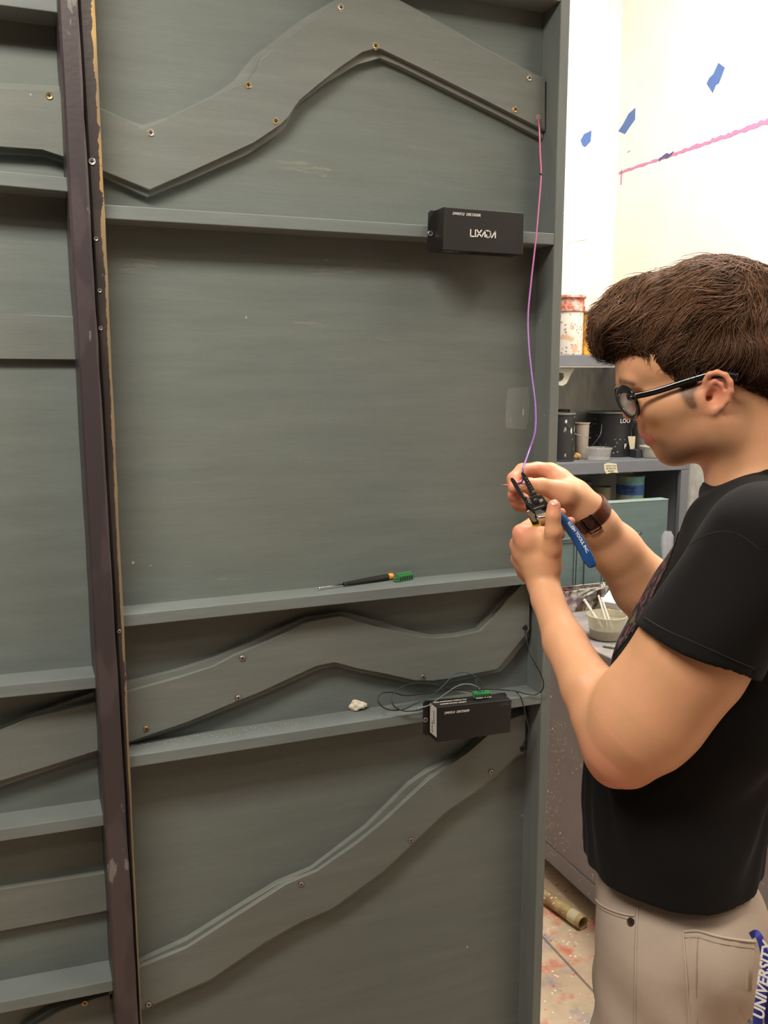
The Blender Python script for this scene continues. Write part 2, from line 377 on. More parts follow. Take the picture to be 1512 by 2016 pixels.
for px, py, mm in ((489, 168, 0), (297, 262, 1), (543, 239, 2), (739, 91, 0), (671, 15, 1), (1042, 154, 1), (1014, 216, 2),
                   (477, 1296, 1), (469, 1374, 1), (288, 1435, 2), (833, 1333, 1), (593, 1741, 1), (809, 1654, 1), (967, 1520, 1), (293, 1978, 1)):
    p = onY(px, py, YL1-.0004)
    s = screw(p, [M_brass, M_steel, M_brass][mm], flatR)
    bm = NB(); ring(bm, (p.x, YL1-.0005, p.z), .0052); obj('screw_hole', bm, M_ring if py < 1000 else M_edge, s)
for px, py in ((97, 189), (167, 1975)):
    screw(onY(px, py, YL1-.0004), M_brass, flatL, r=.0042)

M_scuff = mat('pale scuff', (.42, .42, .33), rough=.7)
L(M_scuff, ramp(M_scuff, noise(M_scuff, 24, 6, .7, (1, 1, 9)), [(.46, 0), (.66, .32)]), M_scuff.node_tree.nodes['Principled BSDF'].inputs['Alpha'])
for pts in ([(574, 634), (600, 631), (645, 640), (640, 647), (600, 643)], [(590, 532), (640, 524), (700, 519), (740, 520), (735, 530), (690, 538), (620, 545)], [(545, 315), (600, 318), (655, 335), (640, 350), (590, 342), (545, 330)],
            [(425, 1290-151), (470, 1134), (500, 1137), (480, 1142), (430, 1143)], [(225, 520), (300, 500), (310, 530), (240, 540)], [(690, 655), (790, 662), (830, 672), (760, 672)]):
    bm = NB(); prism(bm, [onY(x, y, YP-.0004) for x, y in pts], (0, .0003, 0)); obj('scuff_mark', bm, M_scuff, flatR)

# upright post: the two end stiles bolted together
def post_mat(name, col, worn, edge_lo, edge_col, lu=0):
    m = mat(name, col, rough=.42, bump=.25, bscale=120)
    tc = m.node_tree.nodes[m['tc']]; s = N(m, 'ShaderNodeSeparateXYZ'); L(m, tc.outputs['UV'], s.inputs[0])
    c = mix(m, ramp(m, noise(m, 4, 3, .5, (3, 1, 1)), [(.47, 0), (.50, .7)]), col, tuple(x*1.55 for x in col))
    c = mix(m, ramp(m, noise(m, 30, 4, .6, (1, 1, .4)), [(.67, 0), (.70, .7)]), c, (.20, .19, .18))
    nz = noise(m, 9, 6, .7, (1, 1, 1.0), off=(0, 0, 2)); nz2 = noise(m, 60, 3, .7, (1, 1, .4))
    e = math_(m, 'ADD', s.outputs[0], math_(m, 'ADD', math_(m, 'MULTIPLY', math_(m, 'SUBTRACT', nz, .5), 1.5), math_(m, 'MULTIPLY', math_(m, 'SUBTRACT', nz2, .5), .3)))
    ec = mix(m, ramp(m, noise(m, 1.9, 2, .5, off=(0, 0, .9)), [(.46, 0), (.52, 1)]), edge_col, (.42, .27, .09))
    ec = mix(m, ramp(m, sepxyz(m)[2], [(.30, 1), (.55, 0)] if False else [(.0, 1), (1.0, 1)]), (.14, .145, .14), ec)
    if worn: c = mix(m, ramp(m, e, [(edge_lo, 0), (edge_lo+.03, 1)]), c, ec)
    setcol(m, c); return m
M_postA = post_mat('dark plum brown paint', (.040, .031, .034), True, 1.16, (.12, .12, .12))
M_postB = post_mat('worn blackish brown paint', (.028, .021, .020), True, .80, (.20, .145, .08))
def post(pt, pb, qt, qb, y0, y1, parent, m, name):
    # left edge pt(top px) pb(bottom px), right edge qt qb on plane y0 ; extended to floor and top
    def ext(a, b):
        A, B = onY(*a, y0), onY(*b, y0); k = (A.x-B.x)/(A.z-B.z)
        return lambda z: B.x+k*(z-B.z)
    fl, fr = ext(pt, pb), ext(qt, qb); bm = NB(); uvl = bm.loops.layers.uv.new('UVMap')
    zs = [.02+(ZT+.23)*i/60 for i in range(61)]; R = []
    for z in zs:
        jl = random.uniform(-.0008, .0008); jr = random.uniform(-.0006, .0006)
        R.append([(bm.verts.new((fl(z)+jl+.0, y1, z)), 0), (bm.verts.new((fl(z)+jl, y0+.003, z)), 0), (bm.verts.new((fl(z)+.003, y0, z)), .06),
                  (bm.verts.new((fr(z)-.003, y0, z)), .92), (bm.verts.new((fr(z)+jr, y0+.003, z)), 1), (bm.verts.new((fr(z)+jr, y1, z)), 1)])
    for i in range(60):
        for k in range(6):
            q = [R[i][k], R[i][(k+1) % 6], R[i+1][(k+1) % 6], R[i+1][k]]
            f = bm.faces.new([v[0] for v in q])
            for lp, v in zip(f.loops, q): lp[uvl].uv = (v[1], (v[0].co.z)/2)
    bm.faces.new([v[0] for v in R[0]][::-1]); bm.faces.new([v[0] for v in R[-1]])
    return obj(name, bm, m, parent)
postA = post((114, 0), (229, 2016), (153, 0), (273, 2016), 1.322, YP-.0002, flatL, M_postA, 'end_stile')
postB = post((154.5, 0), (274, 2016), (187, 0), (280, 2016), 1.336, YP-.0004, flatR, M_postB, 'end_stile')
for px, py, k in ((181, 318, 1), (189, 470, 0), (196, 572, 0), (198, 646, 0), (235, 1243, 0)):
    screw(onY(px, py, 1.3356), M_steel, flatR, r=.0042 if k else .0026)

# ------------------------------------------------------------------ paint counter on the right
def splatter(m, c, sc=55, thr=.12, col=(.75, .72, .68), dens=.52, st=(1, 1, 1), off=(0, 0, 0)):
    tc = m.node_tree.nodes[m['tc']]; mp = N(m, 'ShaderNodeMapping'); mp.inputs['Scale'].default_value = st; mp.inputs['Location'].default_value = off
    L(m, tc.outputs['Object'], mp.inputs[0]); nn = N(m, 'ShaderNodeTexNoise'); nn.inputs['Scale'].default_value = 40; L(m, mp.outputs[0], nn.inputs[0])
    mv = N(m, 'ShaderNodeVectorMath'); mv.operation = 'MULTIPLY_ADD'; L(m, nn.outputs[1], mv.inputs[0]); mv.inputs[1].default_value = (.02, .02, .02); L(m, mp.outputs[0], mv.inputs[2])
    v = N(m, 'ShaderNodeTexVoronoi'); v.inputs['Scale'].default_value = sc; L(m, mv.outputs[0], v.inputs[0])
    f = math_(m, 'MULTIPLY', ramp(m, v.outputs[0], [(thr, 1), (thr+.03, 0)]), ramp(m, noise(m, 7, 3, .6, off=(off[0]+2, 1, 0)), [(dens, 0), (dens+.04, 1)]))
    return mix(m, f, c, col)
M_cab = mat('lavender grey cabinet paint', (.155, .15, .165), rough=.55, bump=.15)
c = mix(M_cab, ramp(M_cab, noise(M_cab, 5, 4), [(.4, 0), (.7, 1)]), (.25, .24, .275), (.30, .285, .32))
c = splatter(M_cab, c, 40, .13, dens=.56); c = splatter(M_cab, c, 26, .15, dens=.57, st=(1, 1, .35), off=(4, 2, 1)); c = splatter(M_cab, c, 95, .2, dens=.54, off=(1, 8, 3))
setcol(M_cab, c)
M_top = mat('paint splattered worktop', (.25, .23, .24), rough=.5, bump=.2)
c = mix(M_top, ramp(M_top, noise(M_top, 9, 6, .65), [(.4, 0), (.66, 1)]), (.20, .19, .205), (.36, .32, .30))
c = mix(M_top, ramp(M_top, noise(M_top, 16, 5, .6, off=(3, 3, 0)), [(.6, 0), (.66, .7)]), c, (.16, .13, .16)); c = splatter(M_top, c, 45, .18, dens=.54)
setcol(M_top, c)
M_slate = mat('slate grey shelf paint', (.155, .16, .18), rough=.5, bump=.15)
c = mix(M_slate, ramp(M_slate, noise(M_slate, 7, 4), [(.4, 0), (.7, 1)]), (.145, .15, .17), (.185, .185, .195)); c = splatter(M_slate, c, 40, .12, dens=.6); setcol(M_slate, c)
XC = 1.50; CT = onX(1160, 1275, XC-.02).z
cb = onX(1075, 1689, XC).z
counter = thing('counter_cabinet', 'lavender grey paint counter with white splatter, running along the right wall', 'counter', (1.9, 2.0, 0))
Y0c, Y1c = 1.12, WY-.003
bm = NB(); box(bm, (XC, Y0c, cb), (WX-.003, Y1c, CT-.030), .002); obj('carcass', bm, M_cab, counter)
bm = NB(); box(bm, (XC-.02, Y0c-.02, CT-.028), (WX-.003, Y1c, CT), .003); obj('worktop', bm, M_top, counter)
bm = NB(); box(bm, (XC-.006, Y0c, cb), (XC-.0002, Y1c-.01, cb+.055), .002); obj('bottom_rail', bm, M_cab, counter)
bm = NB(); box(bm, (XC+.09, Y0c+.03, 0), (WX-.02, Y1c-.02, cb)); obj('plinth', bm, mat('black plinth', (.02, .02, .022)), counter)
# ------------------------------------------------------------------ shelving on the counter
YS = 2.62
def zY(y, Yp, x=1200): return onY(x, y, Yp).z
shelf = thing('shelving_unit', 'slate grey open shelving standing on the paint counter', 'shelf', (1.9, 2.8, CT))
XS0, XS1 = 1.56, onY(1358, 920, YS).x
zL1, zL0 = zY(908.5, YS), zY(932, YS); zU1, zU0 = zY(699.5, YS), zY(722, YS)
YB = 2.925
wr = .037
for nm, z0, z1 in (('shelf_board', zL0, zL1), ('shelf_board', zU0, zU1)):
    bm = NB(); box(bm, (XS0, YS, z0), (XS1, YS+.02, z1), .002); box(bm, (XS0, YS+.0205, z1-.019), (XS1-.02, YB, z1), .001); obj(nm, bm, M_slate, shelf)
bm = NB(); box(bm, (XS1-wr, YS+.0006, CT+.0005), (XS1-.0004, YS+.019, zL0-.0005), .002); box(bm, (XS1-.019, YS+.0206, CT+.0005), (XS1, YB, zL0+.02), .001); obj('upright', bm, M_slate, shelf)
bm = NB(); box(bm, (XS1-wr, YS+.0006, zL1+.0005), (XS1-.0004, YS+.019, zU0-.0005), .002); box(bm, (XS1-.019, YS+.0206, zL0+.021), (XS1, YB, zU0+.02), .001); obj('upright', bm, M_slate, shelf)
bm = NB(); box(bm, (XS0, YS, CT+.0005), (XS0+wr, YB, zL0-.0005), .002); box(bm, (XS0, YS+.001, zL1+.0005), (XS0+.019, YB, zU0-.0005), .001); obj('upright', bm, M_slate, shelf)
M_back = mat('stained shelf back', (.3, .3, .28), rough=.75, bump=.2)
c = mix(M_back, ramp(M_back, noise(M_back, 5, 5, .6, (1, 1, .35)), [(.38, 0), (.62, 1)]), (.74, .72, .66), (.46, .46, .42))
zz_ = sepxyz(M_back)[2]
blue = math_(M_back, 'MULTIPLY', ramp(M_back, noise(M_back, 9, 4, .6, (1, 1, .3), off=(2, 0, 0)), [(.45, 0), (.6, 1)]), ramp(M_back, math_(M_back, 'MULTIPLY', math_(M_back, 'SUBTRACT', zz_, zU0-.16), 8), [(0, 0), (1, .85)]))
c = mix(M_back, blue, c, (.15, .22, .26))
c = mix(M_back, ramp(M_back, noise(M_back, 22, 4, .6, (1, 1, .12), off=(7, 0, 0)), [(.6, 0), (.68, .5)]), c, (.30, .24, .14))
setcol(M_back, c)
bm = NB(); box(bm, (XS0, YB+.0005, CT+.0005), (XS1, YB+.008, zU0+.001)); obj('back_panel', bm, M_back, shelf)

def can_at(px, y, w_px, Yc=None, zbase=None):
    # centre pixel column, shelf height, apparent width -> centre point and radius
    p = onY(px, y, Yc); p.z = zbase
    d = (p-CP).dot(Fv)
    return p, w_px/2*d/FPX
M_canblk = mat('black paint can', (.018, .018, .020), rough=.45, bump=.1)
c = splatter(M_canblk, base(M_canblk), 30, .17, (.45, .44, .42), .48, st=(1, 1, .16)); c = splatter(M_canblk, c, 75, .18, (.5, .48, .45), .56, off=(3, 1, 0)); setcol(M_canblk, c)
M_rim = mat('dull tin rim', (.30, .30, .27), rough=.45, metal=.6)
M_canold = mat('black can with runs of white and yellow', (.018, .018, .020), rough=.5)
c = splatter(M_canold, base(M_canold), 45, .22, (.6, .58, .52), .42, st=(1, 1, .5)); c = splatter(M_canold, c, 60, .22, (.55, .42, .15), .5, st=(1, 1, .3), off=(3, 3, 1))
setcol(M_canold, c)
M_white = mat('white print', (.8, .79, .75), rough=.6)
def paint_can(label, px, w, y_top, Yc, m, ear_ang, bail, group=None):
    p, r = can_at(px, 900, w, Yc, zL1+.0004); h = onY(px, y_top, Yc).z-zL1
    t = thing('paint_can', label, 'paint can', p)
    bm = NB(); lathe(bm, [(r*.985, 0), (r*.985, .004), (r*.96, .005), (r*.96, h-.006), (r, h-.005), (r, h), (r*.95, h+.001), (r*.9, h-.006), (0, h-.006)], p, 48)
    lathe(bm, [(0, 0.0005), (r*.985, 0)], p, 48); obj('body', bm, m, t, angle=40)
    bm = NB(); lathe(bm, [(r*1.0, h-.004), (r*1.025, h-.002), (r*1.025, h+.002), (r*.97, h+.003), (r*.96, h), (r*.86, h-.003), (0, h-.003)], p, 48); obj('rim', bm, M_rim, t, angle=40)
    e = p+Vector((math.cos(ear_ang)*r, math.sin(ear_ang)*r, h*.74)); o = Vector((math.cos(ear_ang), math.sin(ear_ang), 0))
    bm = NB(); lathe(bm, [(.011, 0), (.010, .003), (.004, .004), (0, .004)], e-o*.004, 16, axes_to(o)); obj('handle_ear', bm, m, t, True, 40)
    bm = NB(); tube(bm, catmull([e+o*.002, *[Vector(q)+p for q in bail]], 8), .0013, 6); obj('wire_handle', bm, M_rim, t, True)
    return t, p, r, h
t, pA, rA, hA = paint_can('large black paint can on the middle shelf beside the clear cup', 1198, 90, 811, YS+.205, M_canblk, math.radians(215), [(-.095, -.075, .085), (-.108, -.05, .045), (-.10, -.03, .035)])
# tape flag, F mark and ring marks on the big can
def on_can(p, r, h, px, y):
    d = ray(px, y); o = CP-Vector((p.x, p.y, 0)); A = d.x**2+d.y**2; B = 2*(o.x*d.x+o.y*d.y); Cc = o.x**2+o.y**2-r*r
    D = B*B-4*A*Cc
    return CP+d*((-B-math.sqrt(max(D, 0)))/(2*A))
q = on_can(pA, rA+.0006, hA, 1231, 829); nrm = (q-pA); nrm.z = 0; nrm.normalize(); sx_ = Vector((0, 0, 1)).cross(nrm)*1
me = text_mesh('LOO', .022, q, sx_, (0, 0, 1), bold=.0003); obj('lettering', me, M_white, t)
q = on_can(pA, rA+.0008, hA, 1231, 879); nrm = (q-pA); nrm.z = 0; nrm.normalize(); sx_ = Vector((0, 0, 1)).cross(nrm)
me = text_mesh('F', .024, q, sx_, (0, 0, 1), bold=.0005); obj('lettering', me, M_white, t)
M_mask = mat('cream masking tape', (.62, .56, .38), rough=.7)
bm = NB(); q1 = on_can(pA, rA+.0012, hA, 1236, 859); q2 = on_can(pA, rA+.0012, hA, 1242, 859)
prism(bm, [q1+Vector((0, 0, .0)), q1+Vector((.028, -.008, 0)), q1+Vector((.026, -.008, -.045)), q1+Vector((.01, -.004, -.05))], (0, -.0006, 0)); obj('tape_flag', bm, M_mask, t)
t2, pB, rB, hB = paint_can('narrow black paint can streaked with white and yellow drips', 1103, 54, 814, YS+.09, M_canold, math.radians(270), [(.03, -.03, .10), (.075, -.04, .086), (.105, -.03, .080)])
p, r = can_at(1106, 805, 30, YS+.22, zL1+.0004); h = onY(1106, 806, YS+.22).z-zL1
t = thing('paint_can', 'black can standing behind the drip-streaked can, only its lid showing', 'paint can', p)
bm = NB(); lathe(bm, [(r, 0), (r, h-.01), (r*1.04, h-.008), (r*1.04, h), (0, h)], p, 32); obj('body', bm, M_canold, t, angle=40)

def clear_mat(name, col=(.85, .85, .82), a=.38, rough=.25):
    m = mat(name, col, rough=rough); b = m.node_tree.nodes['Principled BSDF']; b.inputs['Alpha'].default_value = a; return m
M_clear = clear_mat('clear plastic', (.62, .61, .60), .20); M_frost = clear_mat('cloudy plastic', (.60, .58, .50), .70, .5)
def cup(name, label, p, r0, r1, h, m, rim=.0022, group=None, cat='cup', ribs=False):
    # open tapered tub with a rolled rim
    t = thing(name, label, cat, p, group=group)
    bm = NB(); lathe(bm, [(0, .0005), (r0*.9, .0005), (r0, .004), (r1, h), (r1-.0009, h), (r0-.001, .0055), (0, .0025)], p, 40)
    obj('cup_wall', bm, m, t, angle=50)
    bm = NB(); lathe(bm, [(r1-.001, h-.0035), (r1+rim*1.2, h-.0035), (r1+rim*1.4, h-.001), (r1+rim, h+.0003), (r1-.001, h+.0003)], p, 40); obj('rim', bm, m, t, angle=50)
    return t
p, r = can_at(1179, 900, 50, YS+.045, zL1+.0004); cup('plastic_cup', 'clear plastic deli cup in front of the large black can', p, r*.86, r, onY(1179, 881, YS+.045).z-zL1, M_clear)
p, r = can_at(1285, 900, 50, YS+.06, zL1+.0004); cup('plastic_cup', 'cloudy paint-smeared cup at the right on the middle shelf, near the chin', p, r*.84, r, onY(1285, 878, YS+.06).z-zL1, M_frost)
p, r = can_at(1144, 900, 28, YS+.13, zL1+.0004); cup('plastic_tub', 'dusty pinkish tub standing between the two black cans', p, r*.88, r, onY(1144, 832, YS+.13).z-zL1, mat('dusty beige plastic', (.42, .36, .30), rough=.5), cat='tub')
p, r = can_at(1270, 900, 50, YS+.22, zL1+.0004); M_wtub = mat('dirty white plastic', (.55, .52, .47), rough=.5); c = splatter(M_wtub, base(M_wtub), 60, .25, (.45, .15, .10), .5); setcol(M_wtub, c)
cup('plastic_tub', 'dirty white tub behind the cloudy cup, beside the large black can', p, r*.9, r, onY(1262, 832, YS+.22).z-zL1, M_wtub, cat='tub')
p = onY(1137, 895, YS+.10); bm = NB(); p.z = zL1+.0125
bmesh.ops.create_icosphere(bm, subdivisions=3, radius=.012, matrix=Matrix.Translation(p) @ Matrix.Diagonal((1.25, 1, 1, 1)))
for v_ in bm.verts: v_.co += (v_.co-p)*.15*math.sin(v_.co.x*300+v_.co.z*170)
for v_ in bm.verts: v_.co.z = max(v_.co.z, zL1+.0003)
tag(obj('sponge', bm, mat('yellow sponge', (.50, .30, .10), rough=.9, bump=.6), None, True), 'small yellow sponge lump at the foot of the dusty tub', 'sponge')
p = onY(1253, 900, YS+.09); bm = NB(); box(bm, (p.x-.016, p.y-.02, zL1+.0004), (p.x+.018, p.y+.02, zL1+.030), .002)

tag(obj('tape_box', bm, mat('charcoal box', (.03, .03, .035), rough=.6)), 'small dark box to the right of the large black can', 'box')

# things on the top shelf
M_buck = mat('white bucket with rusty runs', (.72, .68, .62), rough=.5)
c = mix(M_buck, ramp(M_buck, noise(M_buck, 30, 5, .6, (1, 1, .10)), [(.56, 0), (.62, .8)]), base(M_buck), (.42, .20, .10)); c = splatter(M_buck, c, 70, .22, (.35, .22, .15), .45)
c = mix(M_buck, ramp(M_buck, noise(M_buck, 14, 3, .6, off=(9, 0, 0)), [(.60, 0), (.64, .7)]), c, (.62, .35, .16)); setcol(M_buck, c)
M_rust = mat('rust red lid', (.45, .12, .07), rough=.55)
c = mix(M_rust, ramp(M_rust, noise(M_rust, 35, 5, .7), [(.45, 0), (.6, 1)]), (.42, .10, .06), (.72, .50, .42)); setcol(M_rust, c)
p, r = can_at(1114, 690, 66, YS+.07, zU1+.0004); yb = YS+.07
t = thing('bucket', 'white spattered plastic jar with rust red screw lid on the top shelf', 'jar', p)
zA = onY(1114, 608, yb).z-p.z; zBk = onY(1114, 582, yb).z-p.z
bm = NB(); lathe(bm, [(0, .0005), (r*.93, .0005), (r*.96, .006), (r*.97, zA-.004), (r*.9, zA), (0, zA)], p, 40); obj('body', bm, M_buck, t, angle=40)
bm = NB(); lathe(bm, [(r*.99, zA-.012), (r*1.05, zA-.01), (r*1.06, zA+.006), (r*1.0, zA+.008), (r*1.0, zBk-.012), (r*1.12, zBk-.010), (r*1.12, zBk-.004), (r*.98, zBk), (0, zBk)], p, 40); obj('lid', bm, M_rust, t, angle=40)
M_or = mat('orange yellow plastic', (.75, .33, .035), rough=.45); c = mix(M_or, ramp(M_or, noise(M_or, 12, 4), [(.4, 0), (.7, 1)]), (.78, .36, .04), (.62, .25, .03)); setcol(M_or, c)
p0 = onY(1150, 699, YS+.06); p1 = onY(1212, 699, YS+.06); zt = onY(1170, 617, YS+.06).z
t = thing('storage_box', 'orange yellow box with grey lid edge beside the rust red lidded jar', 'box', ((p0.x+p1.x)/2, YS+.12, zU1))
bm = NB(); box(bm, (p0.x, YS+.06, zU1+.0005), (p1.x, YS+.20, zt), .004); obj('body', bm, M_or, t)
bm = NB(); box(bm, (p0.x-.002, YS+.055, zt+.0003), (p1.x+.002, YS+.205, zt+.010), .003); obj('lid', bm, mat('grey lid', (.33, .34, .36), rough=.5), t)
q = onY(1164, 636, YS+.059); bm = NB(); lathe(bm, [(.020, 0), (.020, .003), (.011, .005), (.0125, .013), (.007, .021), (0, .023)], q, 28, axes_to((0, -1, 0))); obj('knob', bm, mat('glassy knob', (.35, .33, .32), rough=.12, metal=.5), t, True, 40)
# scroll bracket under the upper shelf
M_bone = mat('chipped cream plaster', (.55, .52, .44), rough=.7, bump=.3)
pr = [(1098, 724), (1131, 724), (1130, 730), (1124, 735), (1121, 745), (1116, 755), (1108, 760), (1100, 759), (1098, 754), (1108, 749), (1111, 742), (1110, 734), (1098, 733)]
bm = NB(); prism(bm, [onY(x_, y_, YS+.03) for x_, y_ in pr], (0, .03, 0), .0015)
tag(obj('scroll_bracket', bm, M_bone), 'cream plaster scroll bracket fixed under the upper shelf', 'bracket')

# label with handwriting on the lower shelf edge
pts = [(1189, 914), (1197, 911), (1214, 913), (1215, 924), (1217, 931), (1205, 930), (1194, 933), (1190, 926)]
t = thing('paper_note', 'torn cream note with handwriting stuck on the middle shelf edge', 'note', onY(1203, 922, YS-.0005))
bm = NB(); prism(bm, [onY(x_, y_, YS-.0006) for x_, y_ in pts], (0, .0004, 0)); obj('paper', bm, M_mask, t)
M_ink = mat('black ink', (.02, .02, .02), rough=.6)
for s_, yy in (('NOW I CAN', 917.5), ('BE FOR THE', 922.5), ('BOARD', 927.5)):
    obj('lettering', text_mesh(s_, .0085, onY(1203, yy, YS-.0009), (1, 0, -.02), (0, 0, 1), depth=.0001, spacing=.9), M_ink, t)

# tub with blue tape, and small tubs, standing on the counter behind the panel
def stand(px, w, ytop, ybot, Yc, nm, label, m, cat='tub', taper=.93):
    p = onY(px, ybot, Yc); p.z = CT+.0004; d = (p-CP).dot(Fv); r = w/2*d/FPX; h = onY(px, ytop, Yc).z-CT
    return cup(nm, label, p, r*taper, r, h, m, cat=cat), p, r, h
M_mint = mat('mint paint crusted tub', (.45, .50, .38), rough=.5)
c = mix(M_mint, ramp(M_mint, noise(M_mint, 14, 4), [(.45, 0), (.55, 1)]), (.52, .52, .40), (.20, .45, .43)); c = mix(M_mint, ramp(M_mint, noise(M_mint, 20, 3, off=(4, 4, 4)), [(.58, 0), (.62, 1)]), c, (.28, .40, .12)); setcol(M_mint, c)
tt, p, r, h = stand(1239, 52, 936, 1000, YS+.12, 'paint_tub', 'mint and cream crusted tub with a band of blue tape, under the middle shelf', M_mint, taper=.95)
M_blue = mat('blue painters tape', (.07, .15, .42), rough=.55, bump=.3)
za, zb_ = onY(1239, 972, YS+.12).z-CT, onY(1239, 953, YS+.12).z-CT
bm = NB(); lathe(bm, [(r*1.0, za), (r*1.012, za), (r*1.02, zb_), (r*1.0, zb_)], p, 40); obj('tape_band', bm, M_blue, tt, angle=50)
q = on_can(p, r*1.022, h, 1238, 960); nrm = q-p; nrm.z = 0; nrm.normalize(); sx_ = Vector((0, 0, 1)).cross(nrm)
M_navy = mat('navy ink', (.008, .02, .10))
obj('lettering', text_mesh('Setup', .022, q, sx_, (0, 0, 1), shear=.3), M_navy, tt)
q = on_can(p, r*1.022, h, 1240, 968); obj('lettering', text_mesh('green', .018, q, sx_, (0, 0, 1), shear=.3), M_navy, tt)
stand(1184, 34, 958, 1000, YS+.16, 'plastic_tub', 'greenish cream tub seen above the wrist behind the teal panel', mat('greenish cream plastic', (.38, .36, .25), rough=.5))
stand(1149, 26, 948, 1000, YS+.20, 'plastic_tub', 'grey tub in shadow under the middle shelf, left of the cream one', mat('grey plastic', (.22, .22, .20), rough=.5))
pts = [onY(x_, y_, YS+.13) for x_, y_ in ((1126, 1000), (1124, 960), (1134, 945), (1148, 946), (1150, 955), (1140, 962), (1128, 1000))]
bm = NB(); tube(bm, catmull(pts, 6), .0022, 6); o_ = tag(obj('wire_loop', bm, mat('dark wire', (.02, .02, .02)), None, True), 'dark wire loop standing under the middle shelf above the hand', 'wire')

# teal wainscot panel leaning in front of the shelves
M_teal = paint('blue green panel paint', (.115, .165, .165), rub=(.3, .33, .3), amt=.3)
M_teal2 = paint('blue green panel top edge', (.27, .36, .34), rub=(.5, .5, .45), amt=.3, specks=False)
YT = 2.50
pr_ = onY(1316, 982, YT); z1 = pr_.z; x1 = pr_.x; x0 = 1.545; th_ = .040
panel = thing('wainscot_panel', 'blue green wooden panel with raised mouldings standing on the paint counter', 'panel', ((x0+x1)/2, YT, CT))
bm = NB(); box(bm, (x0, YT, CT+.0005), (x1, YT+th_, z1-.004), .001); obj('board', bm, M_teal, panel)
bm = NB(); box(bm, (x0-.001, YT-.001, z1-.0038), (x1+.001, YT+th_+.001, z1), .001); obj('top_edge', bm, M_teal2, panel)
zr = onY(1200, 1052, YT).z; zr2 = CT+.02
xs = [x0+.03, onY(1143, 1100, YT).x-.012, onY(1143, 1100, YT).x+.012, onY(1193, 1100, YT).x, onY(1193, 1100, YT).x+.02, onY(1261, 1060, YT).x]
for a_, b_ in ((0, 1), (2, 3), (4, 5)):
    bm = NB()
    for k in range(2):
        e = .009*k; y_ = YT-.0075+.003*k
        A_, B_ = (xs[a_]+e, zr2+e), (xs[b_]-e, zr-e); w_ = .008
        for (xa, za_, xb, zb2) in ((A_[0], B_[1]-w_, B_[0], B_[1]), (A_[0], A_[1], B_[0], A_[1]+w_), (A_[0], A_[1], A_[0]+w_, B_[1]), (B_[0]-w_, A_[1], B_[0], B_[1])):
            box(bm, (xa, y_, za_), (xb, YT-.0003, zb2), .0015)
    obj('moulding', bm, M_teal, panel)

# foil tray, blocks and the mixing cup on the worktop
M_foil = mat('paint streaked aluminium foil', (.62, .60, .57), rough=.22, metal=.85, bump=.9, bscale=45)
c = mix(M_foil, ramp(M_foil, noise(M_foil, 26, 4, .6, (1, 1, .25)), [(.52, 0), (.58, 1)]), (.66, .64, .60), (.20, .14, .07)); c = mix(M_foil, ramp(M_foil, noise(M_foil, 12, 3, off=(6, 1, 0)), [(.56, 0), (.62, .8)]), c, (.22, .12, .18)); setcol(M_foil, c)
a_, b_ = onZ(1112, 1207, CT), onZ(1170, 1200, CT)
bm = NB(); hh = .075
fx = Vector((.02, .045, 0))
P = [a_+Vector((.0, 0, .0008)), b_+Vector((0, 0, .0008)), b_+fx+Vector((.0, 0, .0008)), a_+fx+Vector((0, 0, .0008))]
Q = [a_+Vector((-.015, -.02, hh)), b_+Vector((.045, -.02, hh+.006)), b_+fx+Vector((.045, .0, hh)), a_+fx+Vector((-.015, .0, hh))]
vb = [bm.verts.new(x_) for x_ in P]; vt = [bm.verts.new(x_) for x_ in Q]; bm.faces.new(vb)
for i in range(4): bm.faces.new((vb[i], vb[(i+1) % 4], vt[(i+1) % 4], vt[i]))
bmesh.ops.subdivide_edges(bm, edges=bm.edges[:], cuts=6, use_grid_fill=True)
for v_ in bm.verts:
    if v_.co.z > CT+.004: v_.co += Vector((random.uniform(-.002, .002), random.uniform(-.003, .003), random.uniform(-.0015, .0015)))
bmesh.ops.solidify(bm, geom=bm.faces[:], thickness=.0008)
t = thing('foil_tray', 'crumpled foil paint tray streaked with brown and purple, behind the mixing cup', 'tray', a_); obj('tray_wall', bm, M_foil, t)
bm = NB(); vts = [x_+Vector((0, 0, .0012)) for x_ in Q]; tube(bm, [*vts, vts[0]], .0022, 6); obj('rim', bm, M_foil, t)
bm = NB(); q = onZ(1212, 1203, CT+.012); Mx = Matrix.Translation(q) @ Matrix.Rotation(.5, 4, 'Z') @ Matrix.Rotation(-.35, 4, 'Y'); box(bm, (-.02, -.03, -.0), (.05, .04, .045), .003, M=Mx)
for v_ in bm.verts: v_.co.z = max(v_.co.z, CT+.0005)
tag(obj('foam_block', bm, mat('white foam', (.72, .70, .72), rough=.7)), 'white foam block tipped behind the mixing cup', 'block')
bm = NB(); q = onZ(1225, 1212, CT+.002); Mx = Matrix.Translation(q) @ Matrix.Rotation(.9, 4, 'Z'); box(bm, (-.015, -.045, 0), (.025, .05, .022), .003, M=Mx)
tag(obj('wood_block', bm, mat('pale yellow wood', (.55, .44, .24), rough=.7)), 'pale yellow wooden block beside the white foam block', 'block')
p = onZ(1193, 1256, CT); p.z = CT+.0004; d = (p-CP).dot(Fv); r = 38*d/FPX
M_mix = clear_mat('cloudy mixing cup', (.60, .58, .42), .50, .3)
h = (onY(1193, 1212, p.y).z-p.z)+.004
tc_ = cup('mixing_cup', 'cloudy deli cup with paint brushes in it on the paint counter', p, r*.82, r, h, M_mix)
bm = NB(); lathe(bm, [(0, .003), (r*.81, .003), (r*.87, h*.42), (0, h*.42)], p, 40)
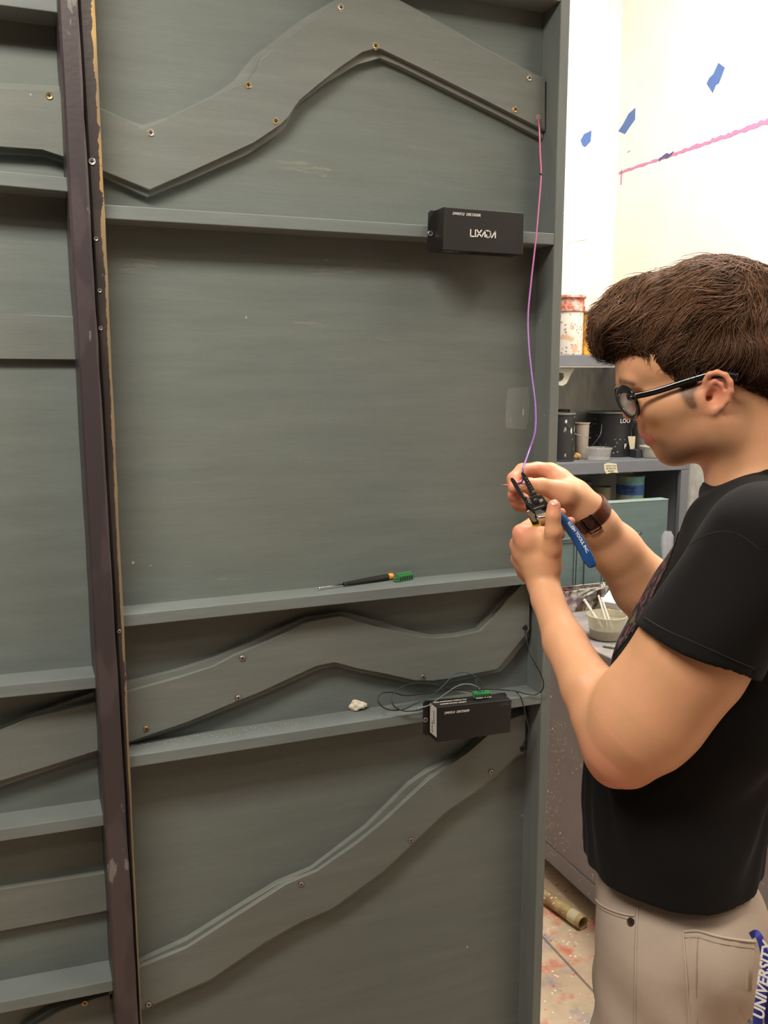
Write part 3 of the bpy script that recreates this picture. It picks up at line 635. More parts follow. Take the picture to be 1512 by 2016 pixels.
tag(obj('dirty_water', bm, mat('dirty paint water', (.28, .26, .22), rough=.15), None, True, 40), 'greyish rinse water standing in the mixing cup', 'water', kind='stuff')
M_stick = mat('white painted stick', (.80, .76, .70), rough=.5); c = mix(M_stick, ramp(M_stick, noise(M_stick, 60, 3), [(.6, 0), (.66, .8)]), (.82, .78, .72), (.45, .22, .18)); setcol(M_stick, c)
for (xa, ya, xb, yb_, lb, dd) in ((1150, 1180, 1192, 1246, 'flat white stirring stick leaning left in the mixing cup', .0), (1178, 1172, 1200, 1246, 'paint-smeared white stick, middle one in the mixing cup', .015),
                              (1184, 1176, 1206, 1240, 'thin white brush handle leaning right in the mixing cup', -.01)):
    B = onY(xb, yb_, p.y+dd); A = onY(xa, ya, p.y+dd+.02)
    bm = NB(); tube(bm, [A, A.lerp(B, .3), B], [.0045 if 'flat' in lb else .0035]*3, 8, flat=.4, up=(0, -1, 0)); tag(obj('stirring_stick', bm, M_stick), lb, 'stick')
A = onZ(1188, 1274, CT); B = onZ(1226, 1281, CT)
bm = NB(); tube(bm, [A+Vector((0, 0, .0052)), A.lerp(B, .5)+Vector((0, 0, .0058)), B+Vector((0, 0, .0052))], [.005, .0045, .003], 8, flat=.9); tag(obj('palette_knife', bm, mat('grey green dried paint', (.28, .30, .24), rough=.6)), 'grey green crusted stick lying in front of the mixing cup', 'stick')
# clear plastic ring against the side wall
q = onY(1314, 1062, YT-.05); bm = NB()
tcirc = [q+Vector((.016*math.cos(a)*1.0, .004*math.sin(a), .036*math.sin(a))) for a in [2*PI*k/28 for k in range(29)]]
q0z = CT
hb_ = q.z+.030-CT; lathe(bm, [(.0, .0005), (.014, .0005), (.015, hb_*.6), (.021, hb_*.8), (.021, hb_*.93), (.011, hb_), (.010, hb_), (.0195, hb_*.93), (.0195, hb_*.8), (.0135, hb_*.6), (.013, .003), (0, .003)], (q.x, q.y, CT), 28)
tag(obj('glass_vase', bm, clear_mat('clear glass', (.8, .8, .85), .15, .08), None, True, 40), 'clear plastic bottle standing at the right end of the teal panel', 'bottle')

# cardboard tube on the floor under the counter
M_tube = mat('stained cardboard tube', (.42, .30, .12), rough=.6)
c = mix(M_tube, ramp(M_tube, noise(M_tube, 12, 5), [(.42, 0), (.6, 1)]), (.48, .36, .16), (.22, .13, .07)); c = splatter(M_tube, c, 60, .25, (.7, .65, .5), .48); setcol(M_tube, c)
A = onZ(1040, 1741, .02); B = onZ(1148, 1818, .02); rr = .020; A.z = B.z = rr+.0006
t = thing('cardboard_tube', 'paint-stained cardboard tube lying on the floor below the paint counter', 'tube', (A+B)/2)
D_ = (B-A).normalized(); bm = NB(); lathe(bm, [(rr, 0), (rr, (B-A).length), (rr-.003, (B-A).length), (rr-.003, 0), (rr, 0)], A, 28, axes_to(D_)); obj('tube_wall', bm, M_tube, t, angle=40)
bm = NB(); s_ = B-D_*.05; lathe(bm, [(rr, 0), (rr+.0008, .002), (rr+.0008, .03), (rr, .032)], s_, 28, axes_to(D_)); obj('tape_band', bm, M_mask, t, angle=40)

# ------------------------------------------------------------------ marks and tape on the walls
def c8(x, y): return (780+.4841*x, .4841*y)
for lb, pts, wall in (('largest piece of blue tape, highest on the white wall', [(1310, 255), (1336, 275), (1327, 300), (1312, 338), (1300, 345), (1287, 378), (1262, 340), (1272, 318), (1290, 300)], 'x'),
                ('slanting blue tape piece, middle one of the three on the white wall', [(972, 438), (971, 485), (945, 522), (930, 545), (903, 533), (922, 505), (945, 462)], 'x'),
                ('smallest piece of blue tape, nearest the scenery flat', [(795, 530), (791, 575), (770, 598), (758, 592), (750, 570), (764, 545)], 'y')):
    f_ = (lambda x_, y_: onX(x_, y_, WX-.0012)) if wall == 'x' else (lambda x_, y_: onY(x_, y_, WY-.0012))
    off = (.0008, 0, 0) if wall == 'x' else (0, .0008, 0)
    bm = NB(); prism(bm, [f_(*c8(*q)) for q in pts], off)
    tag(obj('tape_piece', bm, M_blue), lb, 'tape')
M_purp = mat('smeared purple chalk', (.55, .22, .42), rough=.8)
top = []; bot = []
for i in range(60):
    s = i/59; x_ = 905+s*(1530-905); y_ = 705-s*(705-488); x2, y2 = c8(x_, y_); wv = (3.0+3.4*s)
    top.append(onX(x2, y2-wv*random.uniform(.4, 1.3), WX-.0011)); bot.append(onX(x2, y2+wv*random.uniform(.4, 1.0), WX-.0011))
bm = NB(); 
for i in range(59): prism(bm, [top[i], top[i+1], bot[i+1], bot[i]], (.0006, 0, 0))
for a_, b_ in (((914, 690), (911, 752)),):
    A, B = c8(*a_), c8(*b_); prism(bm, [onX(A[0], A[1], WX-.0011), onX(A[0]+2.4, A[1], WX-.0011), onX(B[0]+2.4, B[1], WX-.0011), onX(B[0], B[1], WX-.0011)], (.0006, 0, 0))
tag(obj('purple_line', bm, M_purp), 'smeared purple line running up across the white wall', 'line')
M_navym = mat('navy crayon', (.10, .08, .24), rough=.7)
pts = [(1066, 650), (1085, 632), (1100, 622), (1112, 626), (1130, 612), (1118, 632), (1100, 645), (1085, 642), (1070, 656)]
bm = NB(); prism(bm, [onX(*c8(*q), WX-.0022) for q in pts], (.0006, 0, 0)); tag(obj('crayon_smear', bm, M_navym), 'dark blue crayon smear on the purple line', 'mark')
bm = NB(); prism(bm, [onX(*c8(*q), WX-.0012) for q in [(940, 618), (950, 611), (951, 614), (942, 621)]], (.0006, 0, 0)); tag(obj('crayon_mark', bm, mat('grey pencil', (.25, .25, .25))), 'tiny grey dash above the purple line', 'mark')
for k_, pts in enumerate(([(690, 1012), (697, 998), (707, 985), (718, 981)], [(727, 984), (742, 979), (760, 977), (778, 972)])):
    bm = NB(); tube(bm, catmull([onY(*c8(*q), WY-.0012) for q in pts], 5), .0010, 5, flat=.5); tag(obj('crack', bm, mat('pencil line', (.34, .32, .28))), ('curved pencil line on the white wall close to the scenery flat', 'wavering pencil line right of the curved one on the white wall')[k_], 'mark')

# ------------------------------------------------------------------ smooth-blended bodies meshed with surface nets
class RC:
    def __init__(s, a, b, ra, rb, k=.012, op='add', lat=None):
        s.a = np.array(a, float); s.b = np.array(b, float); s.ra, s.rb, s.k, s.op, s.lat = ra, rb, k, op, lat
        m = max(ra, rb)*(lat[2] if lat else 1); s.c = (s.a+s.b)/2; s.R = np.linalg.norm(s.a-s.b)/2*(max(1, lat[2]) if lat else 1)+m
    def f(s, P):
        if s.lat:
            P0, Ld, sc = s.lat; l = (P-np.array(P0)) @ np.array(Ld); P = P+np.outer(l*(1/sc-1), np.array(Ld))
        ab = s.b-s.a; q = P-s.a; t = np.clip(q @ ab/max(ab @ ab, 1e-12), 0, 1)
        return np.linalg.norm(q-t[:, None]*ab, axis=1)-(s.ra+(s.rb-s.ra)*t)
class EL:
    def __init__(s, c, ax, r, k=.012, op='add'):
        s.c = np.array(c, float); s.ax = np.array([list(v) for v in ax]); s.r = np.array(r, float); s.k, s.op = k, op; s.R = max(r)
    def f(s, P):
        q = (P-s.c) @ s.ax.T; k0 = np.linalg.norm(q/s.r, axis=1); k1 = np.linalg.norm(q/s.r**2, axis=1)
        return np.where(k1 > 1e-9, k0*(k0-1)/np.maximum(k1, 1e-9), -s.r.min())
class FN:
    def __init__(s, fn, c, R, k=.01, op='add'): s.fn, s.c, s.R, s.k, s.op = fn, np.array(c, float), R, k, op
    def f(s, P): return s.fn(P)
def evalsdf(prims, P):
    d = np.full(len(P), .5)
    for p in prims:
        e = p.f(P); k = p.k
        if p.op == 'add':
            h = np.clip(.5+.5*(d-e)/k, 0, 1); d = d*(1-h)+e*h-k*h*(1-h)
        elif p.op == 'sub':
            e = -e; h = np.clip(.5-.5*(d-e)/k, 0, 1); d = d*(1-h)+e*h+k*h*(1-h)
        elif p.op == 'mod': d = d+e
    return d
def netmesh(prims, res, name, n=24):
    allc = np.array([p.c for p in prims if p.op == 'add']); R = np.array([p.R for p in prims if p.op == 'add'])
    lo = (allc-R[:, None]).min(0)-.03; hi = (allc+R[:, None]).max(0)+.03
    nb = np.ceil((hi-lo)/(res*n)).astype(int); bs = res*n; hd = bs*.5*math.sqrt(3)
    IDS, VS, FS = [], [], []
    N1 = nb*n+4
    def gid(i, j, k): return (i.astype(np.int64)*N1[1]+j)*N1[2]+k
    for bi in range(nb[0]):
        for bj in range(nb[1]):
            for bk in range(nb[2]):
                o = lo+np.array([bi, bj, bk])*bs; cc = o+bs/2
                act = [p for p in prims if np.linalg.norm(cc-p.c) < hd+p.R*1.05+p.k+.022]
                if not any(p.op == 'add' for p in act): continue
                d0 = evalsdf(act, cc[None, :])[0]
                if abs(d0) > hd*2.2+.03: continue
                g = np.arange(-1, n+1); X, Y, Z = np.meshgrid(g, g, g, indexing='ij')
                P = np.stack([X.ravel(), Y.ravel(), Z.ravel()], 1)*res+o
                D = evalsdf(act, P).reshape(X.shape)
                S = D < 0
                if S.all() or not S.any(): continue
                # vertices of cells (cell index -1..n-1)
                c8_ = [S[a:S.shape[0]-1+a, b:S.shape[1]-1+b, c:S.shape[2]-1+c] for a in (0, 1) for b in (0, 1) for c in (0, 1)]
                sm = sum(x.astype(np.int8) for x in c8_); ac = (sm > 0) & (sm < 8)
                I = np.argwhere(ac)
                if len(I) == 0: continue
                acc = np.zeros((len(I), 3)); cnt = np.zeros(len(I))
                for ax_ in range(3):
                    for u in (0, 1):
                        for v in (0, 1):
                            a0 = [0, 0, 0]; oth = [q for q in range(3) if q != ax_]; a0[oth[0]] = u; a0[oth[1]] = v
                            a1 = list(a0); a1[ax_] = 1
                            i0 = I+a0; i1 = I+a1; da = D[i0[:, 0], i0[:, 1], i0[:, 2]]; db = D[i1[:, 0], i1[:, 1], i1[:, 2]]
                            cr = (da < 0) != (db < 0); t = np.where(cr, da/np.where(cr, da-db, 1), 0)
                            pt = np.tile(np.array(a0, float), (len(I), 1)); pt[:, ax_] = t
                            acc[cr] += pt[cr]; cnt[cr] += 1
                V = (acc/cnt[:, None]+I-1)*res+o
                G = I-1+np.array([bi, bj, bk])*n+1
                IDS.append(gid(G[:, 0], G[:, 1], G[:, 2])); VS.append(V)
                # faces: edges starting at owned grid points 0..n-1
                for ax_ in range(3):
                    s0 = [slice(1, n+1)]*3; s1 = list(s0); s1[ax_] = slice(2, n+2)
                    A = S[tuple(s0)]; B = S[tuple(s1)]
                    E = np.argwhere(A != B)
                    if len(E) == 0: continue
                    fl = A[E[:, 0], E[:, 1], E[:, 2]]
                    Eg = E+np.array([bi, bj, bk])*n+1
                    o1, o2 = [(1, 2), (2, 0), (0, 1)][ax_]; e1 = np.zeros(3, int); e1[o1] = 1; e2 = np.zeros(3, int); e2[o2] = 1
                    q = [Eg-e1-e2, Eg-e2, Eg, Eg-e1]
                    ids = np.stack([gid(x[:, 0], x[:, 1], x[:, 2]) for x in q], 1)
                    ids[~fl] = ids[~fl][:, ::-1]; FS.append(ids)
    ids = np.concatenate(IDS); V = np.concatenate(VS); F = np.concatenate(FS)
    ui, ix = np.unique(ids, return_index=True); V = V[ix]
    j = np.searchsorted(ui, F); j = np.clip(j, 0, len(ui)-1); ok = (ui[j] == F).all(1); F = j[ok]
    # one light smoothing pass
    for _ in range(2):
        acc = np.zeros_like(V); cnt = np.zeros(len(V))
        for a in range(4):
            for b in ((a+1) % 4, (a+3) % 4): np.add.at(acc, F[:, a], V[F[:, b]]); np.add.at(cnt, F[:, a], 1)
        m_ = cnt > 0; V[m_] = V[m_]*.5+.5*acc[m_]/cnt[m_][:, None]
    me = bpy.data.meshes.new(name); me.vertices.add(len(V)); me.vertices.foreach_set('co', V.astype(np.float32).ravel())
    me.loops.add(len(F)*4); me.loops.foreach_set('vertex_index', F.astype(np.int32).ravel())
    me.polygons.add(len(F)); me.polygons.foreach_set('loop_start', np.arange(0, len(F)*4, 4, dtype=np.int32))
    me.update(); me.validate(); me.shade_smooth()
    return me, V
def rmm(m_): return m_/1000
def snoise(P, sc, seed=0, n=5):
    rs = np.random.RandomState(seed); o = np.zeros(len(P))
    for i in range(n):
        d = rs.normal(size=3); d /= np.linalg.norm(d); o += np.sin((P @ d)*sc*(1+.35*i)+rs.uniform(0, 6.28))/(1+.35*i)
    return o/n*1.6

# ------------------------------------------------------------------ the person: frames
def frame(px, py, z, yaw):
    c = at(px, py, z); v = (c-CP).normalized(); f0 = -Rv; f0 = Vector((f0.x, f0.y, 0)).normalized()
    vh = Vector((v.x, v.y, 0)).normalized(); f0 = Vector((-vh.y, vh.x, 0))
    if f0.dot(Rv) > 0: f0 = -f0
    l0 = -vh; y = math.radians(yaw)
    f = (f0*math.cos(y)+l0*math.sin(y)).normalized(); l = (l0*math.cos(y)-f0*math.sin(y)).normalized()
    return c, f, l, Vector((0, 0, 1))
HC, HF, HL, HU = frame(1350, 760, 1.25, 8)
TC, TF, TL, TU = frame(1370, 1300, 1.20, 4)
def onplane(px, py, P0, Nn):
    r = ray(px, py); return CP+r*((P0-CP).dot(Nn)/r.dot(Nn))
def H(px, py, l=0): return onplane(px, py, HC+HL*l, HL)
def Hm(px, py, l): p = H(px, py, l); return p-HL*(2*l)          # mirrored on the far side
def T(px, py, l=0): return onplane(px, py, TC+TL*l, TL)
HS = 1.25/FPX; TS = 1.20/FPX
HAX = (HF, HU, HL)
def tiltax(F, U, L_, deg):
    a = math.radians(deg); return (F*math.cos(a)-U*math.sin(a), U*math.cos(a)+F*math.sin(a), L_)   # front tipped down
def elH(px, py, l, sf, su, sl, tilt=0, k=.012, op='add', both=True):
    ax = tiltax(HF, HU, HL, tilt); r = (sf*HS, su*HS, sl)
    o = [EL(H(px, py, l), ax, r, k, op)]
    if l and both: o.append(EL(Hm(px, py, l), ax, r, k, op))
    return o
def rcH(a, b, ra, rb, k=.01, op='add', both=True):
    o = [RC(H(*a), H(*b), ra*HS, rb*HS, k, op)]
    if both and (a[2] or b[2]): o.append(RC(Hm(*a), Hm(*b), ra*HS, rb*HS, k, op))
    return o
def chain(pts, k=.01, op='add', lat=None):
    out = []
    P = [(at(x, y, z), r*z/FPX) for x, y, z, r in pts]
    for (a, ra), (b, rb) in zip(P, P[1:]): out.append(RC(a, b, ra, rb, k, op, lat))
    return out

head = []
head += elH(1362, 690, 0, 140, 112, .074, 10)
head += elH(1292, 722, 0, 73, 62, .060, 0, k=.02)
head += rcH((1238, 752, .0), (1246, 754, .032), 19, 17, .012)
head += elH(1326, 806, 0, 70, 66, .054, 12, k=.02)
head += rcH((1290, 800, .040), (1375, 785, .060), 30, 30, .02)
head += elH(1306, 846, 0, 42, 34, .030, 12, k=.018)
head += elH(1321, 887, 0, 26, 24, .022, 0, k=.014)
head += rcH((1330, 884, .010), (1410, 852, .050), 23, 24, .02)
head += rcH((1410, 852, .050), (1404, 790, .062), 24, 26, .02)
head += elH(1362, 850, 0, 66, 54, .053, 0, k=.025)
head += rcH((1345, 815, .030), (1395, 830, .046), 34, 30, .03)
# neck
head += [RC(H(1450, 800), H(1487, 960), 76*HS, 82*HS, .03), RC(H(1487, 960), H(1518, 1060), 84*HS, 96*HS, .03)]
head += [RC(H(1425, 830, .055), H(1440, 970, .030), 16*HS, 14*HS, .03)]
# nose, lips
head += rcH((1243, 766, 0), (1244, 806, 0), 8, 11, .010)
head += elH(1240, 814, 0, 15, 12, .0085, 20, k=.006)
head += rcH((1255, 821, .0095), (1262, 822, .011), 8.5, 7, .004)
head += rcH((1268, 842, 0), (1271, 848, .012), 8, 7, .007)
head += rcH((1266, 854, 0), (1282, 861, .022), 7.2, 3.8, .0025)
head += rcH((1277.5, 869, 0), (1286, 866, .020), 8.0, 4.2, .0025)
head += rcH((1266, 861.5, 0), (1290, 863.5, .025), 2.3, 1.7, .0025, 'sub')
head += elH(1257, 784, .033, 15, 13, .013, 10, k=.010, op='sub')
head += elH(1264, 785, .031, 15.5, 13, .0125, 10, k=.004)
# ears
def earpts(px, py, l): return (px, py, l)
ear = []
ec = [(1391, 765, .0775), (1388, 748, .081), (1396, 737, .085), (1412, 733, .088), (1428, 738, .091), (1438, 752, .092), (1439, 770, .091), (1433, 787, .088), (1421, 801, .085), (1408, 810, .081)]
for a, b in zip(ec, ec[1:]): ear += rcH(a, b, 5.2, 5.2, .003)
ear += rcH((1405, 809, .0785), (1397, 808, .0775), 10, 8, .005)
ear += elH(1411, 772, .077, 27, 38, .0055, -6, k=.006)
ah = [(1398, 756, .081), (1408, 750, .084), (1421, 757, .086), (1426, 771, .086), (1421, 786, .083), (1410, 796, .081)]
for a, b in zip(ah, ah[1:]): ear += rcH(a, b, 3.4, 3.2, .004)
ear += rcH((1388, 777, .078), (1390, 787, .079), 5.2, 5, .005)
ear += elH(1405, 781, .084, 12, 15, .0085, -8, k=.004, op='sub')
ear += elH(1397, 784, .078, 7, 6, .012, 0, k=.003, op='sub')
head += ear

# arms (pixel, pixel, distance, pixel radius)
nearArm = [(1500, 1090, .99, 84), (1394, 1240, 1.02, 88), (1352, 1306, 1.035, 97), (1286, 1392, 1.055, 94), (1252, 1430, 1.067, 86), (1222, 1460, 1.08, 72)]
nearFore = [(1222, 1466, 1.08, 74), (1190, 1410, 1.095, 62), (1160, 1355, 1.115, 53), (1112, 1265, 1.17, 41), (1078, 1180, 1.225, 30), (1069, 1145, 1.245, 29)]
arms = chain(nearArm, .035)+[RC(at(1207, 1512, 1.085), at(1222, 1500, 1.075), .018, .026, .03)]
fore = chain(nearFore, .010)
# near (left) hand
Z = 1.24
def hand(spec, k=.006): 
    o = []
    for pts in spec: o += chain(pts, k)
    return o
nh = hand([
 [(1069, 1148, 1.245, 29), (1062, 1110, 1.248, 32)], [(1062, 1110, 1.248, 30), (1036, 1062, 1.240, 22), (1026, 1050, 1.238, 16)],
 [(1060, 1112, 1.252, 30), (1032, 1085, 1.255, 22), (1019, 1072, 1.258, 14)], [(1060, 1118, 1.258, 26), (1036, 1108, 1.270, 22), (1021, 1100, 1.276, 14)],
 [(1062, 1122, 1.262, 26), (1044, 1126, 1.280, 20), (1032, 1124, 1.288, 13)],
 [(1082, 1112, 1.236, 24), (1087, 1078, 1.222, 19)], [(1052, 1062, 1.242, 20), (1078, 1066, 1.232, 18)], [(1046, 1052, 1.245, 15), (1074, 1052, 1.232, 14)]], .012)
nh += hand([
 [(1024, 1047, 1.238, 14), (1050, 1029, 1.272, 12.5), (1086, 1018, 1.284, 11.5), (1105, 1009, 1.272, 9.5)],
 [(1018, 1071, 1.258, 13.5), (1046, 1060, 1.292, 12.5), (1092, 1040, 1.296, 11.5), (1123, 1027, 1.272, 10)],
 [(1020, 1099, 1.276, 13), (1046, 1090, 1.306, 12), (1084, 1068, 1.304, 11), (1104, 1052, 1.284, 9.5)],
 [(1031, 1123, 1.288, 12), (1052, 1112, 1.310, 11), (1080, 1088, 1.304, 10), (1092, 1076, 1.29, 9)],
 [(1087, 1080, 1.222, 19), (1089, 1046, 1.208, 16.5), (1089, 1015, 1.203, 14.5), (1090.5, 997, 1.203, 13.6)]], .004)
# far (right) arm and hand
farArm = [(1520, 1100, 1.40, 72), (1420, 1120, 1.40, 76), (1310, 1200, 1.42, 66)]
farFore = [(1310, 1200, 1.42, 64), (1268, 1155, 1.41, 60), (1212, 1082, 1.38, 49), (1176, 1034, 1.355, 39), (1156, 1006, 1.345, 35)]
arms += chain(farArm, .02)+chain(farFore, .012)
fh = hand([
 [(1156, 1005, 1.345, 34), (1128, 978, 1.345, 33)], [(1130, 975, 1.35, 29), (1100, 944, 1.358, 21), (1084, 927, 1.36, 15)],
 [(1130, 978, 1.36, 28), (1096, 956, 1.372, 18), (1080, 947, 1.375, 14)], [(1130, 982, 1.362, 26), (1100, 972, 1.38, 18), (1082, 965, 1.385, 13)],
 [(1128, 990, 1.362, 24), (1104, 988, 1.38, 17), (1088, 984, 1.388, 12)],
 [(1142, 992, 1.335, 25), (1112, 973, 1.322, 24), (1096, 964, 1.318, 18)]], .012)
fh += hand([
 [(1084, 928, 1.36, 17), (1058, 924, 1.362, 14.5), (1028, 927, 1.352, 14.3), (1011, 943, 1.340, 13), (1011, 960, 1.328, 11.5)],
 [(1080, 947, 1.375, 15), (1026, 956, 1.378, 14), (1013, 974, 1.358, 13), (1032, 982, 1.345, 11)],
 [(1082, 966, 1.385, 14), (1030, 974, 1.388, 13), (1016, 988, 1.366, 12), (1038, 995, 1.350, 10.5)],
 [(1088, 984, 1.388, 12), (1042, 988, 1.392, 11), (1020, 997, 1.376, 9.5), (1038, 1003, 1.362, 8.5)],
 [(1098, 966, 1.320, 21), (1066, 957, 1.312, 16), (1040, 955, 1.310, 14.0), (1031, 956, 1.310, 13)]], .004)
# trunk under the clothes
LT = (tuple(TC), tuple(TL), 1.36)
trunk = [RC(T(1515, 1090), T(1450, 1200), .088, .100, .03, lat=LT), RC(T(1450, 1200), T(1340, 1500), .100, .098, .03, lat=LT), RC(T(1340, 1500), T(1330, 1760), .098, .10, .03, lat=LT)]
trunk += [RC(T(1510, 1075), at(1500, 1090, 1.0), .06, .05, .04), RC(T(1510, 1075), at(1520, 1100, 1.39), .06, .05, .04)]
def trace(prims, px, py, z0=.7):
    d = ray(px, py); Lr = d.length; z = z0
    for _ in range(80):
        e = evalsdf(prims, np.array([list(CP+d*z)]))[0]
        if e < .0004: break
        z += e*.8/Lr
    return CP+d*z

crease = []
body_prims = trunk+head[:12]+arms+fore+crease+nh+fh+head[12:]
me, V = netmesh(body_prims, .0021, 'person_body')
# skin colour: redder at knuckles, ears, nose, lips; stubble on the jaw (a colour of the skin itself)
def near(P, c, r): return np.exp(-((P-np.array(c))**2).sum(1)/(r*r))
red = np.zeros(len(V)); lip = np.zeros(len(V)); dark = np.zeros(len(V))
for q, r in ((at(1024, 1046, 1.23), .014), (at(1018, 1072, 1.25), .012), (at(1106, 1008, 1.27), .012), (at(1124, 1027, 1.265), .012), (at(1090, 992, 1.195), .013), (at(1012, 950, 1.33), .02), (at(1014, 980, 1.35), .02), (at(1032, 1000, 1.355), .018),
             (at(1030, 950, 1.305), .012), (at(1060, 928, 1.35), .02), (H(1414, 765, .086), .026), (Hm(1414, 765, .086), .026), (H(1236, 815, 0), .016), (at(1205, 1515, 1.06), .035), (at(1020, 1100, 1.27), .014)): red += .85*near(V, q, r*1.15)
for q in ((1268, 855, 0), (1276, 869, 0), (1275, 857, .008), (1281, 868, .008), (1280, 860, .015)): lip = np.maximum(lip, near(V, H(*q), .0095)*1.5); lip = np.maximum(lip, near(V, Hm(*q), .0095)*1.5)
mir = lambda p: Vector(p)-HL*(2*((Vector(p)-HC).dot(HL)))
def both_near(px, py, r):
    p = trace(head, px, py, 1.0); return np.maximum(near(V, p, r), near(V, mir(p), r))
for px_, py_, r, a in ((1300, 893, .020, .5), (1325, 898, .022, .5), (1355, 895, .022, .45), (1385, 875, .020, .35), (1300, 872, .012, .35), (1283, 850, .010, .25)): dark += a*both_near(px_, py_, r)
for px_, py_, r in ((1350, 758, .0075), (1356, 766, .0085), (1353, 776, .0080), (1357, 786, .0075), (1361, 796, .0065), (1366, 800, .0045), (1346, 768, .006), (1366, 760, .007)): dark += .8*both_near(px_, py_, r)
br = np.zeros(len(V))
for t_ in np.linspace(0, 1, 9): br = np.maximum(br, both_near(1220+26*t_, 751+3*t_+3*t_*t_, .0050-.0012*t_))
for px_, py_ in ((1266, 851), (1273, 856), (1280, 859), (1275, 868), (1280, 870), (1286, 867)): lip = np.maximum(lip, both_near(px_, py_, .0043)*1.25)
ca = me.color_attributes.new('tint', 'FLOAT_COLOR', 'POINT')
# validate() may not change counts; guard anyway
nV = len(me.vertices); arr = np.ones((nV, 4), np.float32); m_ = min(nV, len(V))
arr[:m_, 0] = np.clip(red, 0, 1)[:m_]; arr[:m_, 1] = np.clip(lip*1.1, 0, 1)[:m_]; arr[:m_, 2] = np.clip(np.maximum(dark, br*1.2), 0, 1)[:m_]
ca.data.foreach_set('color', arr.ravel())
M_skin = mat('fair skin', (.62, .36, .23), rough=.48, bump=.12, bscale=450, spec=.35)
bs = M_skin.node_tree.nodes['Principled BSDF']; bs.inputs['Subsurface Weight'].default_value = .12; bs.inputs['Subsurface Radius'].default_value = (.010, .004, .002); bs.inputs['Subsurface Scale'].default_value = 1.0
at_ = N(M_skin, 'ShaderNodeVertexColor'); at_.layer_name = 'tint'; sp = N(M_skin, 'ShaderNodeSeparateColor'); L(M_skin, at_.outputs[0], sp.inputs[0])
c = mix(M_skin, ramp(M_skin, noise(M_skin, 30, 4, .6), [(.35, 0), (.7, 1)]), (.60, .325, .175), (.66, .335, .195))
c = mix(M_skin, math_(M_skin, 'MULTIPLY', sp.outputs[0], .75), c, (.64, .21, .15))
c = mix(M_skin, sp.outputs[1], c, (.50, .17, .14))
sn = noise(M_skin, 900, 3, .6)
c = mix(M_skin, math_(M_skin, 'MULTIPLY', sp.outputs[2], ramp(M_skin, sn, [(.3, .72), (.7, 1)])), c, (.10, .055, .035))
setcol(M_skin, c)
person = thing('person', 'young man in glasses, black t-shirt and beige trousers, working on a wire with both hands', 'person', (TC.x, TC.y, 0))
obj('body', me, M_skin, person)

# ------------------------------------------------------------------ nails
M_nail = mat('fingernail', (.66, .36, .29), rough=.28)
from mathutils.bvhtree import BVHTree
def bvh_of(me_):
    vs = np.empty(len(me_.vertices)*3, np.float32); me_.vertices.foreach_get('co', vs)
    return BVHTree.FromPolygons([Vector(v) for v in vs.reshape(-1, 3).tolist()], [tuple(p.vertices) for p in me_.polygons])
body_bvh = bvh_of(me)
def hit(bv, px, py):
    d = ray(px, py).normalized(); r_ = bv.ray_cast(CP, d); return r_[0], r_[1]
def patch(bv, pts, lift, th, name, m, parent, sub=7, bev=0):
    # a thin patch laid over a body surface, outline given in the picture
    cx = sum(p[0] for p in pts)/len(pts); cy = sum(p[1] for p in pts)/len(pts)
    bm = NB(); rings = []
    for k in range(sub+1):
        s_ = k/sub; row = []
        if k == 0:
            h, n = hit(bv, cx, cy); row = [bm.verts.new(h+n*(lift+th))]
        else:
            for (x_, y_) in pts:
                h, n = hit(bv, cx+(x_-cx)*s_, cy+(y_-cy)*s_)
                if h is None: h, n = rings[-1][0].co, Vector((0, -1, 0))
                row.append(bm.verts.new(h+n*(lift+(th if k < sub else 0))))
        rings.append(row)
    n_ = len(pts)
    for a, b in zip(rings, rings[1:]):
        for i in range(n_):
            j = (i+1) % n_
            if len(a) == 1: bm.faces.new((a[0], b[i], b[j]))
            else: bm.faces.new((a[i], b[i], b[j], a[j]))
    return obj(name, bm, m, parent, True)
def ell(cx, cy, a, b, deg, n=18):
    t = math.radians(deg); return [(cx+a*math.cos(u)*math.cos(t)-b*math.sin(u)*math.sin(t), cy+a*math.cos(u)*math.sin(t)+b*math.sin(u)*math.cos(t)) for u in [2*PI*k/n for k in range(n)]]
patch(body_bvh, ell(1090.5, 989.5, 8.5, 6.5, 5), .0002, .0006, 'fingernail', M_nail, person)
patch(body_bvh, ell(1029, 952, 6.5, 7.5, 20), .0002, .0006, 'fingernail', M_nail, person)

# ------------------------------------------------------------------ t-shirt
LS = (tuple(TC), tuple(TL), 1.36)
tp = [(1470, 1060, 92), (1474, 1150, 152), (1444, 1240, 164), (1396, 1345, 175), (1340, 1470, 170), (1324, 1580, 168), (1320, 1690, 164), (1330, 1850, 170)]
shirt = [RC(H(1394, 968), T(1388, 1015), .007, .014, .012)]
for (x0, y0, r0), (x1, y1, r1) in zip(tp, tp[1:]): shirt.append(RC(T(x0, y0), T(x1, y1), r0*TS, r1*TS, .03, lat=LS))
